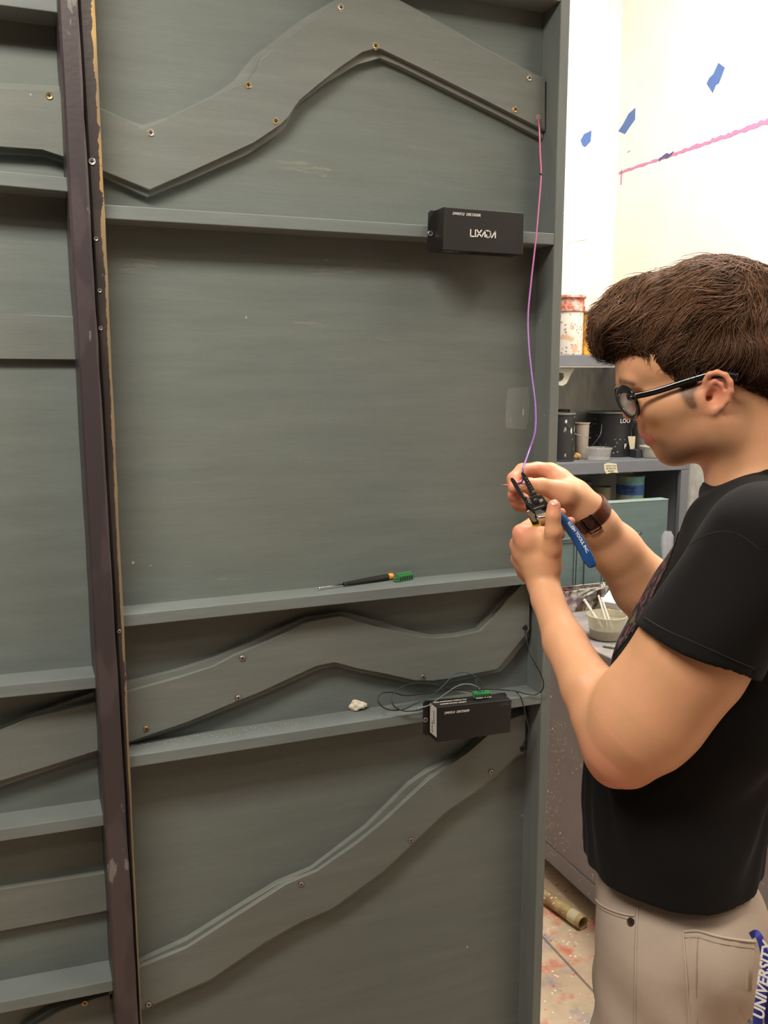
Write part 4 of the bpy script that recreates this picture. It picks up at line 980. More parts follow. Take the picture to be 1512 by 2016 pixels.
# shoulders
shirt.append(RC(T(1505, 1075), at(1490, 1110, 1.0), .070, .070, .05))
shirt.append(RC(T(1505, 1075), at(1520, 1100, 1.38), .070, .068, .05))
shirt.append(RC(H(1500, 985), H(1530, 1090), .070, .090, .04))
hemc = at(1372, 1282, 1.02)
A_ = at(1262, 1232, 1.02); B_ = at(1478, 1335, 1.02); acr = (B_-A_).normalized(); vw = (hemc-CP).normalized(); hn = acr.cross(vw).normalized()
if hn.z > 0: hn = -hn
hn = (hn+vw*.10).normalized(); HN = np.array(hn); HCc = np.array(hemc)
sl0, sl1 = at(1482, 1103, .992), hemc+hn*.10
def sleeve(P):
    a = np.array(sl0); b = HCc; ab = b-a; q = P-a; t = np.clip(q @ ab/(ab @ ab), -.2, 1.6)
    d = np.linalg.norm(q-t[:, None]*ab, axis=1)-(.066+(.0735-.066)*np.clip(t, 0, 1.3))
    pl = (P-HCc) @ HN
    inner = np.linalg.norm(q-t[:, None]*ab, axis=1)-(.0645)
    out = np.maximum(d, pl)
    cav = np.maximum(inner, -(pl+.014))
    return np.maximum(out, -cav)
shirt.append(FN(sleeve, (np.array(sl0)+HCc)/2, .20, .010))
# far sleeve
shirt.append(RC(at(1520, 1105, 1.40), at(1420, 1150, 1.40), .062, .062, .02))
hz = (CAMH+1.2*(-math.sin(PITCH)-(1704-1008)/FPX*math.cos(PITCH)))
def hemcut(P):
    # shirt ends at the hem, hollow just above it
    return P[:, 2]*0+ (P[:, 2]-(hz+.012*np.sin(P[:, 0]*21+P[:, 1]*9)*.35))
shirt.append(FN(hemcut, (TC.x, TC.y, hz-.2), .45, .002, 'sub'))
shirt.append(RC(H(1552, 925), H(1550, 1010), .030, .05, .03))
# neck opening
nb0, nb1 = H(1487, 950), H(1472, 860)
shirt.append(RC(nb0, nb1, 87*HS, 84*HS, .004, 'sub'))
# collar rib
cen = H(1490, 927, 0); fa_ = (H(1389, 966, 0)-cen); la_ = HL*.0665
ring_pts = [cen+fa_*math.cos(u)+la_*math.sin(u) for u in [2*PI*k/20 for k in range(21)]]
upv = fa_.cross(la_).normalized()
if upv.z < 0: upv = -upv
for a, b in zip(ring_pts, ring_pts[1:]):
    shirt.append(RC(a+upv*.004, b+upv*.004, .0042, .0042, .003)); shirt.append(RC(a-upv*.008, b-upv*.008, .0062, .0062, .004))
def folds(P):
    # cloth folds: shoulder pulls, armpit creases and waist drapes
    q = np.array(list(TL)); f_ = np.array(list(TF)); l = (P-np.array(TC)) @ q; x = (P-np.array(TC)) @ f_; z = P[:, 2]
    w1 = np.sin((z*1.0+x*.75+l*.5)*46+np.sin(l*14)*1.3)*.0022*np.exp(-((z-1.33)/.12)**2)
    w2 = np.sin((z*1.0-x*.45+.6*np.sin(l*9))*38)*.0030*np.exp(-((z-1.10)/.13)**2)
    w3 = snoise(P, 26, 3)*.0022
    return w1+w2+w3
shirt.append(FN(folds, (TC.x, TC.y, 1.25), .9, .001, 'mod'))
me_s, Vs = netmesh(shirt, .0034, 't_shirt')
M_shirt = mat('black cotton jersey', (.0070, .0070, .0078), rough=.9, bump=.10, bscale=1400, spec=.15)
bs = M_shirt.node_tree.nodes['Principled BSDF']; bs.inputs['Sheen Weight'].default_value = .02; bs.inputs['Sheen Roughness'].default_value = .5
o_shirt = obj('t_shirt', me_s, M_shirt, person)
sh_bvh = bvh_of(me_s)
# stitched hem line of sleeve and a seam
M_thread = mat('black hem thread', (.008, .008, .009), rough=.9)
def surfline(bv, pts, r, name, m, parent, lift=.0002, n=8, flat=1.0):
    P = []
    for p in catmull([Vector((x, y, 0)) for x, y in pts], n):
        h, nn = hit(bv, p.x, p.y)
        if h is not None: P.append(h+nn*lift)
    bm = NB(); tube(bm, P, r, 6, flat=flat); return obj(name, bm, m, parent, True)
surfline(sh_bvh, [(1268, 1216), (1310, 1240), (1370, 1266), (1430, 1293), (1484, 1316)], .0007, 'hem_stitch', M_thread, o_shirt, .0001)
surfline(sh_bvh, [(1300, 1180), (1318, 1130), (1350, 1080), (1400, 1050), (1450, 1050), (1500, 1085)], .0006, 'shoulder_seam', M_thread, o_shirt, -.0002)
M_print = mat('faded pink print', (.22, .10, .14), rough=.8)
c = mix(M_print, ramp(M_print, noise(M_print, 90, 4), [(.52, 0), (.58, 1)]), (.012, .011, .012), (.15, .06, .09)); c = mix(M_print, ramp(M_print, noise(M_print, 60, 2, off=(3, 3, 3)), [(.6, 0), (.63, 1)]), c, (.10, .11, .03)); setcol(M_print, c)
def hitd(bv, p, d): r_ = bv.ray_cast(p, d); return r_[0], r_[1]
bm = NB(); grid = []
for i in range(26):
    row = []
    for j in range(26):
        z_ = 1.42-.19*i/25; l_ = -.085+.125*j/25; o_ = Vector((TC.x, TC.y, 0))+TF*.6+TL*l_; o_.z = z_
        h, nn = hitd(sh_bvh, o_, -TF); row.append(bm.verts.new(h+TF*.0012) if h is not None else None)
    grid.append(row)
for i in range(25):
    for j in range(25):
        q = [grid[i][j], grid[i][j+1], grid[i+1][j+1], grid[i+1][j]]
        if all(q) and ((i-12.5)/12.5)**2+((j-12.5)/12.5)**2 < 1.0: bm.faces.new(q)
bmesh.ops.delete(bm, geom=[v for v in bm.verts if not v.link_faces], context='VERTS')
obj('chest_print', bm, M_print, o_shirt, True)

# ------------------------------------------------------------------ trousers, shoes
LTR = (tuple(TC), tuple(TL), 1.22)
def TZ(px, py, l): return T(px, py, l)
trs = [RC(T(1318, 1660), T(1322, 1745), 138*TS, 146*TS, .02, lat=LTR), RC(T(1322, 1745), T(1332, 1850), 146*TS, 156*TS, .02, lat=LTR)]
def legpt(px, py, l): return T(px, py, l)
hipN, hipF = legpt(1326, 1850, .070), None
def zset(p, z): q = Vector(p); q.z = z; return q
for sgn in (1, -1):
    a = T(1335, 1800, 0)+TL*.070*sgn; k_ = T(1310, 2016, 0)+TL*.085*sgn
    a2 = a+TF*(.002); knee = zset(k_, .50)+TF*(.005 if sgn > 0 else .0); ank = zset(k_, .10)-TF*.02
    trs += [RC(a2, k_+TF*.012, .104, .088, .035), RC(k_+TF*.012, knee, .088, .072, .03), RC(knee, ank, .072, .058, .03)]
trs.append(RC(T(1388, 1820, .06), T(1380, 1870, .06), .078, .074, .03)); trs.append(RC(T(1388, 1820, -.06), T(1380, 1870, -.06), .078, .074, .03))
def tfold(P):
    q = np.array(list(TL)); f_ = np.array(list(TF)); l = (P-np.array(TC)) @ q; x = (P-np.array(TC)) @ f_; z = P[:, 2]
    w1 = np.sin((z-x*.9)*58+2*np.sin(z*10))*.0044*np.exp(-((z-.80)/.11)**2)*np.clip(1-x*6, .2, 1)
    w2 = np.sin((z+x*.25)*70)*.0016*np.exp(-((z-.88)/.06)**2)*np.clip(x*9, 0, 1)
    return w1+w2+snoise(P, 24, 9)*.0016
trs.append(FN(tfold, (TC.x, TC.y, .6), 1.2, .001, 'mod'))
def tcut(P): return -(P[:, 2]-(hz+.05))
trs.append(FN(tcut, (TC.x, TC.y, hz+.2), .5, .001, 'sub'))
me_t, Vt = netmesh(trs, .0042, 'trousers')
M_trs = mat('beige stretch twill', (.42, .345, .29), rough=.8, bump=.25, bscale=700, spec=.2)
c = mix(M_trs, ramp(M_trs, noise(M_trs, 7, 4), [(.35, 0), (.7, 1)]), (.41, .335, .28), (.45, .37, .31)); setcol(M_trs, c)
o_trs = obj('trousers', me_t, M_trs, person); tr_bvh = bvh_of(me_t)
M_seam = mat('trouser seam', (.30, .24, .20), rough=.85)
M_seamL = mat('raised seam cloth', (.46, .38, .32), rough=.8)
surfline(tr_bvh, [(1163, 1722), (1166, 1755), (1180, 1778), (1205, 1792), (1230, 1800), (1250, 1803)], .0016, 'front_pocket_edge', M_seamL, o_trs, .0006)
surfline(tr_bvh, [(1161, 1724), (1163, 1758), (1177, 1784), (1203, 1799), (1230, 1808), (1250, 1811)], .0008, 'pocket_stitch', M_seam, o_trs)
surfline(tr_bvh, [(1256, 1786), (1254, 1830), (1252, 1880), (1251, 1950), (1250, 2040)], .0016, 'side_seam', M_seamL, o_trs, .0003)
surfline(tr_bvh, [(1253.5, 1786), (1251.5, 1830), (1249.5, 1880), (1248.5, 1950), (1247.5, 2040)], .0007, 'seam_stitch', M_seam, o_trs)
bp = [(1345, 1834), (1374, 1833), (1410, 1843), (1450, 1850), (1486, 1854), (1483, 1900), (1480, 1950), (1472, 2040), (1410, 2060), (1358, 2040), (1354, 1960), (1349, 1890)]
patch(tr_bvh, bp, .0004, .0012, 'back_pocket', M_trs, o_trs, sub=18)
surfline(tr_bvh, bp[:5], .0018, 'pocket_hem', M_seamL, o_trs, .0015)
surfline(tr_bvh, [(1345, 1834), (1349, 1890), (1354, 1960), (1358, 2040)], .0013, 'pocket_seam', M_seamL, o_trs, .0012)
surfline(tr_bvh, [(1374, 1842), (1372, 1890), (1371, 1960), (1372, 2035)], .0007, 'pocket_stitch', M_seam, o_trs, .0014)
surfline(tr_bvh, [(1348, 1846), (1374, 1846), (1410, 1856), (1450, 1863), (1484, 1867)], .0007, 'pocket_stitch', M_seam, o_trs, .0014)
h, n = hit(tr_bvh, 1242, 1815); bm = NB(); lathe(bm, [(0, .0010), (.0016, .0010), (.0020, .0018), (.0042, .0022), (.0052, .0012), (.0054, -.001)], h, 24, axes_to(n))
lathe(bm, [(0, .0028), (.0013, .0026), (.0015, .001)], h, 14, axes_to(n)); obj('pocket_rivet', bm, mat('antique copper', (.10, .065, .05), rough=.35, metal=.8), o_trs, True, 40)
M_shoe = mat('black canvas shoe', (.02, .02, .022), rough=.7); M_sole = mat('white rubber sole', (.6, .6, .57), rough=.6)
for sgn in (1, -1):
    k_ = zset(T(1310, 2016, 0)+TL*.085*sgn, 0)-TF*.02
    pr_s = [EL(k_+TF*.07+Vector((0, 0, .045)), (TF, TL, TU), (.145, .048, .045), .02), RC(k_+Vector((0, 0, .06)), k_+Vector((0, 0, .12)), .045, .044, .02), FN(lambda P: P[:, 2]-.022, (k_.x, k_.y, 0), .3, .002, 'sub')]
    ms, _ = netmesh(pr_s, .006, 'shoe'); obj('shoe', ms, M_shoe, person)
    bm = NB(); lathe(bm, [(0, 0), (.047, 0), (.049, .004), (.049, .020), (.046, .0218), (0, .0218)], (0, 0, 0), 40)
    for v_ in bm.verts: v_.co = k_+TF*(.065+v_.co.x*3.0)+TL*v_.co.y+Vector((0, 0, v_.co.z+.0003))
    obj('shoe_sole', bm, M_sole, person, True, 40)

# ------------------------------------------------------------------ hair
hp = []
def elh(*a, **k): hp.extend(elH(*a, **k))
elh(1395, 622, 0, 142, 108, .080, 8, k=.02)
elh(1268, 620, 0, 76, 74, .054, 25, k=.02)
elh(1236, 646, .006, 50, 46, .044, 35, k=.02)
elh(1425, 690, 0, 128, 82, .0815, 0, k=.02)
elh(1330, 700, 0, 48, 48, .078, 0, k=.014)
elh(1322, 668, 0, 56, 48, .0775, 0, k=.014)
elh(1500, 730, 0, 80, 66, .072, 0, k=.02)
elh(1352, 748, .064, 14, 16, .0085, 0, k=.01)
elh(1272, 676, 0, 62, 38, .0635, -4, k=.015)
elh(1318, 705, 0, 46, 40, .0715, 0, k=.012)
# keep forehead and ear free
hp += elH(1205, 758, 0, 62, 56, .09, 0, k=.006, op='sub'); hp += elH(1268, 786, 0, 60, 68, .12, 0, k=.008, op='sub'); hp += elH(1325, 800, 0, 45, 60, .0, 0, op='sub')[:0]
hp += elH(1412, 782, .09, 42, 45, .030, 0, k=.006, op='sub'); hp += elH(1400, 840, 0, 100, 88, .12, 0, k=.010, op='sub')
def hmod(P): return snoise(P, 100, 21)*.0030+snoise(P, 42, 5)*.0050
hp.append(FN(hmod, tuple(HC), .5, .001, 'mod'))
me_h, Vh = netmesh(hp, .0032, 'hair')
M_hair = mat('brown hair', (.050, .026, .016), rough=.62, spec=.12)
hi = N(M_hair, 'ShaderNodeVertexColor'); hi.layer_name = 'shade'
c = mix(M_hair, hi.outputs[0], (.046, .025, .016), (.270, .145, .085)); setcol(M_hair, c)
b_ = M_hair.node_tree.nodes['Principled BSDF']; b_.inputs['Anisotropic'].default_value = .4
ca = me_h.color_attributes.new('shade', 'FLOAT_COLOR', 'POINT'); ar = np.zeros((len(me_h.vertices), 4), np.float32); ar[:, :3] = .16; ar[:, 3] = 1; ca.data.foreach_set('color', ar.ravel())
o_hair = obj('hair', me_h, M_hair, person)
def grad(P, e=.002):
    g = np.stack([evalsdf(hp, P+np.array(d)*e)-evalsdf(hp, P-np.array(d)*e) for d in ((1, 0, 0), (0, 1, 0), (0, 0, 1))], 1)
    return g/np.maximum(np.linalg.norm(g, axis=1, keepdims=True), 1e-9)
rs = np.random.RandomState(11)
NS = 22000
idx = rs.randint(0, len(Vh), NS); P = Vh[idx].copy()
hc = np.array(HC); hf = np.array(HF); hl = np.array(HL); hu = np.array(HU)
def fcoord(P): q = P-hc; return q @ hf/HS, q @ hu/HS, q @ hl     # forward px, up px, lateral m  (relative to 1350,760)
seed_c = rs.normal(size=(NS, 3))*.20; cl = (np.floor(P*70) @ np.array([12.9898, 78.233, 37.719])); clr = np.stack([np.sin(cl*1.3), np.sin(cl*2.1), np.sin(cl*3.7)], 1)*.36
steps = 10; paths = [P.copy()]; lift = rs.uniform(.0003, .0045, NS)*np.where(rs.rand(NS) < .05, 2.6, 1)
x0_, u0_, l0_ = fcoord(P)
slen = np.where(u0_ > 60, rs.uniform(.0045, .0075, NS), rs.uniform(.0022, .0036, NS))
slen = np.where(u0_ < 25, rs.uniform(.0012, .0020, NS), slen)
front = np.clip((x0_-70)/70, 0, 1)
for s_ in range(steps):
    x_, u_, l_ = fcoord(P)
    top = np.clip((u_-70)/60, 0, 1)[:, None]; fr = np.clip((x_-60)/60, 0, 1)[:, None]
    d_top = hf*.95-hu*.42; d_side = hf*.35-hu*.95; d_fr = hf*.45-hu*.85
    # crown whorl behind: hair radiates from about 110 px behind the face centre
    back = np.clip((-x_-40)/50, 0, 1)[:, None]; d_back = -hf*.35-hu*.95
    d = d_side*(1-top)+d_top*top; d = d*(1-fr)+d_fr*fr; d = d*(1-back*.7)+d_back*back*.7
    d = d+seed_c*.55+clr+hu*(front*np.sin(s_/steps*3.1)*.5)[:, None]+hf*(front*.30)[:, None]
    wv_ = np.stack([np.sin(P @ np.array([55., 20, 70])+1), np.sin(P @ np.array([-40., 60, 50])), np.sin(P @ np.array([30., 70, -60])+2)], 1)
    d = d+wv_*(.28+.30*front[:, None])
    g = grad(P); sd = evalsdf(hp, P)
    d = d-g*(d*g).sum(1, keepdims=True)
    d /= np.maximum(np.linalg.norm(d, axis=1, keepdims=True), 1e-9)
    want = lift*(1+4.5*front*(s_/steps))
    P = P+d*slen[:, None]+g*np.clip(want-sd, -.002, .002)[:, None]*.7
    if s_ > steps*.5: P = P+(g*.55+seed_c*.5)*(.0016*(.25+1.3*front))[:, None]
    paths.append(P.copy())
paths = np.array(paths)                                            # steps+1, NS, 3
# a few long strands with no support from the cap: the fringe flying forward
vz = []; fz = []; cz = []; off = 0
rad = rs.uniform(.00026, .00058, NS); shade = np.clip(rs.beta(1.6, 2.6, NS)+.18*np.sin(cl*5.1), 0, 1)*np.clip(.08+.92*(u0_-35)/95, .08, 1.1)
T1 = np.gradient(paths, axis=0); T1 /= np.maximum(np.linalg.norm(T1, axis=2, keepdims=True), 1e-9)
ref = np.array([.3, .5, .81]); S1 = np.cross(T1, ref); S1 /= np.maximum(np.linalg.norm(S1, axis=2, keepdims=True), 1e-9); S2 = np.cross(T1, S1)
M_ = steps+1
tap = np.concatenate([[.7], np.ones(M_-5), [.85, .65, .4, .12]])
ringv = np.stack([paths+(S1*math.cos(a)+S2*math.sin(a))*(rad[None, :, None]*tap[:, None, None]) for a in (0, 2.094, 4.189)], 2)   # M,NS,3,3
VV = ringv.transpose(1, 0, 2, 3).reshape(-1, 3)
base_i = (np.arange(NS)*M_*3)[:, None, None]
m_i = np.arange(M_-1)[None, :, None]*3; k_i = np.arange(3)[None, None, :]
q0 = base_i+m_i+k_i; q1 = base_i+m_i+(k_i+1) % 3; FF = np.stack([q0, q1, q1+3, q0+3], -1).reshape(-1, 4)
me_k = bpy.data.meshes.new('hair_strands'); me_k.vertices.add(len(VV)); me_k.vertices.foreach_set('co', VV.astype(np.float32).ravel())
me_k.loops.add(len(FF)*4); me_k.loops.foreach_set('vertex_index', FF.astype(np.int32).ravel()); me_k.polygons.add(len(FF)); me_k.polygons.foreach_set('loop_start', np.arange(0, len(FF)*4, 4, dtype=np.int32)); me_k.update(); me_k.shade_smooth()
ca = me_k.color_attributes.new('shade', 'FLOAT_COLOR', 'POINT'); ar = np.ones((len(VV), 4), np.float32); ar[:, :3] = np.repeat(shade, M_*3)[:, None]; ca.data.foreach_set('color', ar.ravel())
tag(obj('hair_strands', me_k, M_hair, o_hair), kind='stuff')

# ------------------------------------------------------------------ eyeglasses
M_acet = mat('glossy black acetate', (.008, .008, .009), rough=.12, spec=.6)
M_lens = mat('clear spectacle lens', (.75, .8, .8), rough=.03, spec=.8); M_lens.node_tree.nodes['Principled BSDF'].inputs['Alpha'].default_value = .22
gl = thing('eyeglasses', 'black thick-rimmed glasses worn by the young man', 'glasses', H(1240, 790, 0))
for side in (1, -1):
    Gp = (lambda x, y, l: H(x, y, l)) if side == 1 else (lambda x, y, l: Hm(x, y, l))
    top_ = Gp(1226, 766, .033); bot_ = Gp(1248, 821, .033); cen_ = (top_+bot_)/2; vv = (top_-bot_)/2
    inn = Gp(1216, 792, .011); out_ = Gp(1247, 786, .056); hh_ = (out_-inn)/2
    rp = [cen_+vv*math.sin(u)*(1.0 if math.sin(u) > 0 else 1.0)+hh_*math.cos(u)*(1+.05*math.sin(u)) for u in [2*PI*k/36 for k in range(37)]]
    nn_ = hh_.cross(vv).normalized()
    bm = NB(); tube(bm, rp, [.0036+.0022*max(0, math.sin(2*PI*k/36)) for k in range(37)], 10, flat=.62, up=nn_); obj('lens_rim', bm, M_acet, gl, True)
    bm = NB(); bm.faces.new([bm.verts.new(p) for p in rp[:-1]]); f_ = bmesh.ops.extrude_face_region(bm, geom=bm.faces[:]); bmesh.ops.translate(bm, verts=[g for g in f_['geom'] if isinstance(g, bmesh.types.BMVert)], vec=nn_*.0015)
    obj('lens', bm, M_lens, gl)
    hg = Gp(1241, 783, .0655)
    bm = NB(); tube(bm, [rp[3], rp[3].lerp(hg, .5)+HF*.001, hg, Gp(1252, 781, .0675)], [.0055, .0062, .0060, .0045], 10, flat=.7, up=HU); obj('end_piece', bm, M_acet, gl, True)
    tpth = [(1246, 781, .0675), (1290, 771, .0700), (1340, 755, .0765), (1380, 743, .0815), (1400, 738, .0835), (1425, 738, .0860), (1452, 743, .0875)]
    bm = NB(); P_ = catmull([Gp(*q) for q in tpth], 6); n_ = len(P_)
    tube(bm, P_, [(.0043 if i < n_*.6 else .0043+.0012*(i/n_-.6)/.4) for i in range(n_)], 10, flat=.42, up=HL*side); obj('temple_arm', bm, M_acet, gl, True)
bm = NB(); a_ = H(1220, 780, .011); b2 = Hm(1220, 780, .011); tube(bm, catmull([a_, (a_+b2)/2+HF*.002+HU*.002, b2], 6), .0026, 8); obj('bridge', bm, M_acet, gl, True)

# ------------------------------------------------------------------ wristwatch strap on the far wrist
wc = at(1159, 1010, 1.347); ax_ = (at(1190, 1052, 1.366)-at(1140, 985, 1.342)).normalized()
vwx = (wc-CP).normalized(); wy = ax_.cross(vwx).normalized(); wz = wy.cross(ax_).normalized()      # wz toward or away from viewer
if wz.dot(vwx) > 0: wz = -wz
M_leather = mat('brown leather strap', (.105, .030, .016), rough=.42, bump=.5, bscale=260)
c = mix(M_leather, ramp(M_leather, noise(M_leather, 60, 4), [(.4, 0), (.65, 1)]), (.075, .021, .012), (.15, .045, .024)); setcol(M_leather, c)
watch = thing('wristwatch', 'brown leather watch strap with black buckle on the far wrist', 'watch', wc)
fore_prims = chain(farFore, .012)+fh[:1]
def wrist_r(dirv):
    lo, hi = .005, .07
    for _ in range(20):
        m_ = (lo+hi)/2
        if evalsdf(body_prims[:0]+arms[-5:]+fh, np.array([list(wc+dirv*m_)]))[0] < 0: lo = m_
        else: hi = m_
    return lo
nS = 48; wid = .0105
rows = []
for k in range(nS):
    u = 2*PI*k/nS; dv = wy*math.cos(u)+wz*math.sin(u); r_ = wrist_r(dv)
    rows.append((dv, r_))
rr_ = np.array([r for _, r in rows]); rr_ = (np.roll(rr_, 1)+rr_*2+np.roll(rr_, -1))/4
bm = NB(); Rg = []
for k, (dv, _) in enumerate(rows):
    r_ = rr_[k]; Rg.append([bm.verts.new(wc+dv*(r_+e)+ax_*w_) for e, w_ in ((-.001, -wid), (.0024, -wid), (.0030, -wid*.8), (.0030, wid*.8), (.0024, wid), (-.001, wid))])
for k in range(nS):
    A, B = Rg[k], Rg[(k+1) % nS]
    for j in range(6): bm.faces.new((A[j], A[(j+1) % 6], B[(j+1) % 6], B[j]))
obj('strap', bm, M_leather, watch, True, 40)
def wpt(u, e, w_):
    k = u/(2*PI)*nS; i = int(math.floor(k)) % nS; t = k-math.floor(k); r_ = rr_[i]*(1-t)+rr_[(i+1) % nS]*t
    return wc+(wy*math.cos(u)+wz*math.sin(u))*(r_+e)+ax_*w_
# which angle looks at the buckle pixel (1150,1010)
best = min([2*PI*k/180 for k in range(180)], key=lambda u: ((lambda q: (q[0]-1153)**2+(q[1]-1012)**2)(((wpt(u, .003, 0)-CP).dot(Rv)/(wpt(u, .003, 0)-CP).dot(Fv)*FPX+756, 1008-(wpt(u, .003, 0)-CP).dot(Uv)/(wpt(u, .003, 0)-CP).dot(Fv)*FPX)) if (wpt(u, .003, 0)-wc).dot(vwx) < 0 else 1e9))
M_bk = mat('black buckle metal', (.01, .01, .01), rough=.3, metal=.5)
du = .016/ .03
bm = NB(); fr_ = [wpt(best-du*.5, .005, -.0135), wpt(best, .0055, -.0135), wpt(best+du*.5, .005, -.0135), wpt(best+du*.5, .005, 0), wpt(best+du*.5, .005, .0135), wpt(best, .0055, .0135), wpt(best-du*.5, .005, .0135), wpt(best-du*.5, .005, 0)]
tube(bm, fr_+[fr_[0]], .0014, 8); obj('buckle', bm, M_bk, watch, True)
bm = NB(); tube(bm, [wpt(best-du*.5, .005, 0), wpt(best, .0062, 0), wpt(best+du*.6, .005, 0)], .0009, 6); obj('buckle_pin', bm, M_bk, watch, True)
bm = NB(); Rk = []
for i in range(6):
    u = best+du*.75+du*.35*i/5; Rk.append([bm.verts.new(wpt(u, e, w_)) for e, w_ in ((.002, -.0122), (.0048, -.0122), (.0048, .0122), (.002, .0122))])
for A, B in zip(Rk, Rk[1:]):
    for j in range(4): bm.faces.new((A[j], A[(j+1) % 4], B[(j+1) % 4], B[j]))
bm.faces.new(Rk[0]); bm.faces.new(Rk[-1][::-1]); obj('keeper_loop', bm, M_leather, watch, True, 40)
ub = best+PI; q = wpt(ub, .0032, 0); nrm = (q-wc).normalized()
bm = NB(); lathe(bm, [(0, .009), (.016, .009), (.019, .007), (.0195, .001), (.017, 0), (0, 0)], q, 40, axes_to(nrm)); obj('watch_case', bm, M_bk, watch, True, 40)

# ------------------------------------------------------------------ decoder boxes
M_box = mat('black powder coated metal', (.012, .011, .011), rough=.45, bump=.15, bscale=600)
M_letter = mat('white screen print', (.72, .70, .68), rough=.6)
M_dim = mat('dim grey print', (.09, .09, .09), rough=.6)
M_green = mat('green terminal plastic', (.045, .25, .085), rough=.4)
M_stk = mat('silver white sticker', (.62, .58, .55), rough=.5)
LIX = [[(0, 1), (0, 0), (.6, 0)], [(.85, 1), (.85, 0)], [(1.12, 1), (1.50, .5), (1.95, 0), (2.55, 1), (2.55, .05)], [(1.12, 0), (1.42, .38)], [(1.62, .66), (1.9, 1)],
       [(2.82, 1), (3.25, 1), (3.55, .75), (3.55, .25), (3.25, 0), (2.82, 0), (2.82, .35)], [(3.75, 0), (4.4, 1), (4.4, 0)]]
def terminal(O, X, Y, Z, w, d, h, n, parent, name='terminal_block', slots='front'):
    # green screw terminal: X along the row, Y towards the viewer, Z up
    X, Y, Z = Vector(X).normalized(), Vector(Y).normalized(), Vector(Z).normalized(); M = Matrix.Translation(O) @ Matrix((X, Y, Z)).transposed().to_4x4()
    bm = NB(); box(bm, (0, 0, 0), (w, d, h*.8), .0004, M=M); box(bm, (0, -.0001, h*.8), (w, d*.55, h), .0004, M=M)
    for i in range(n+1): box(bm, (w*i/n-.0003, d*.5, .0002), (w*i/n+.0003, d+.0005, h*.82), M=M)
    o = obj(name, bm, M_green, parent)
    for i in range(n):
        c_ = w*(i+.5)/n; bm = NB(); box(bm, (c_-w/n*.26, d-.0006, h*.12), (c_+w/n*.26, d+.0004, h*.58), M=M)
        if slots == 'top': lathe(bm, [(0, .0004), (w/n*.26, .0004), (w/n*.26, -.0006)], O+X*c_+Y*d*.78+Z*h*.8, 10, Matrix((X, Y, Z)).transposed())
        obj('wire_slot', bm, M_dark, o)
    return o
def decoder(label, c4, logo, extra):
    YD = 1.3225; q = [onY(x, y, YD) for x, y in c4]                      # front face: TL TR BR BL
    cx = sum((p.x for p in q))/4; t = thing('led_decoder', label, 'electronic box', (cx, YF, q[3].z))
    X = (q[1]-q[0]).normalized(); Zu = (q[0]-q[3]).normalized(); W = (q[1]-q[0]).length; Hh = (q[0]-q[3]).length; dp = Vector((0, YF-.0012-YD, 0))
    bm = NB(); hexa(bm, [q[3], q[2], q[1], q[0]]+[p+dp for p in (q[3], q[2], q[1], q[0])], .0008); obj('case', bm, M_box, t)
    for sgn, a, b in ((-1, q[0], q[3]), (1, q[1], q[2])):
        # flange: thin plate with rounded corners and a screw slot, flat against the crossbar
        o_ = Vector((0, YF-.0003-YD, 0)); w_ = .0105; r_ = .004; base_ = b+o_; top_ = a+o_
        pts = [base_-X*sgn*.01, base_+X*sgn*(w_-r_), base_+X*sgn*w_+Zu*r_, top_+X*sgn*w_-Zu*r_, top_+X*sgn*(w_-r_), top_-X*sgn*.01]
        bm = NB(); prism(bm, pts, (0, -.0012, 0)); obj('mounting_flange', bm, M_box, t)
        m_ = (a+b)/2+o_+X*sgn*.0062-Zu*.003
        if sgn < 0: screw(m_+Vector((0, -.0014, 0)), M_steel, t, r=.0040)
        else:
            bm = NB(); lathe(bm, [(0, .0003), (.0022, .0003), (.0022, 0)], m_+Vector((0, -.0013, 0)), 14, axes_to((0, -1, 0))); obj('mounting_hole', bm, M_dark, t)
    F = Vector((0, -1, 0))
    def P(u, v): return q[3]+X*(u*W)+Zu*(v*Hh)+F*.0004
    me_ = text_mesh('DMX512  DECODER', Hh*.085, P(*extra['title']), X, Zu, bold=.00009, shear=.3, align='LEFT', depth=.00015); obj('lettering', me_, M_letter, t)
    h_ = Hh*logo[2]; bm = strokes_mesh([[(x*h_*1.0, y*h_) for x, y in ln] for ln in LIX], h_*(.19 if logo[3] else .14), P(logo[0], logo[1]), X, Zu, .0003)
    obj('logo', bm, M_letter if logo[3] else M_dim, t)
    return t, q, X, Zu, W, Hh, dp
tU, qU, XU, ZU_, WU, HUu, dpU = decoder('black decoder box with large white logo screwed to the upper crossbar', [(874.5, 407), (1032, 419.5), (1029.5, 501.5), (872, 492)], (.33, .36, .155, True), {'title': (.10, .86)})
tD, qD, XD, ZD, WD, HD, dpD = decoder('black decoder box with wires and green terminal on top, on the lower crossbar', [(861, 1393), (1007.5, 1377.5), (1004.5, 1442), (861, 1462)], (.84, .86, .075, False), {'title': (.09, .82)})
# markings under the upper box
o_ = qU[3]+dpU*.35-ZU_*.0003
for i, s_ in enumerate(('V+', 'GND', 'D-', 'D+')): obj('lettering', text_mesh(s_, .0045, o_+XU*(.008+.008*i), XU, dpU, bold=.0001, depth=.0001), M_letter, tU)
bm = NB()
for i in range(6): Mx = Matrix.Translation(qU[3]+XU*(.060+.011*i)+dpU*.2) ; box(bm, (0, 0, -.0012), (.008, .018, -.0001), M=Mx)
obj('socket_row', bm, M_dark, tU)
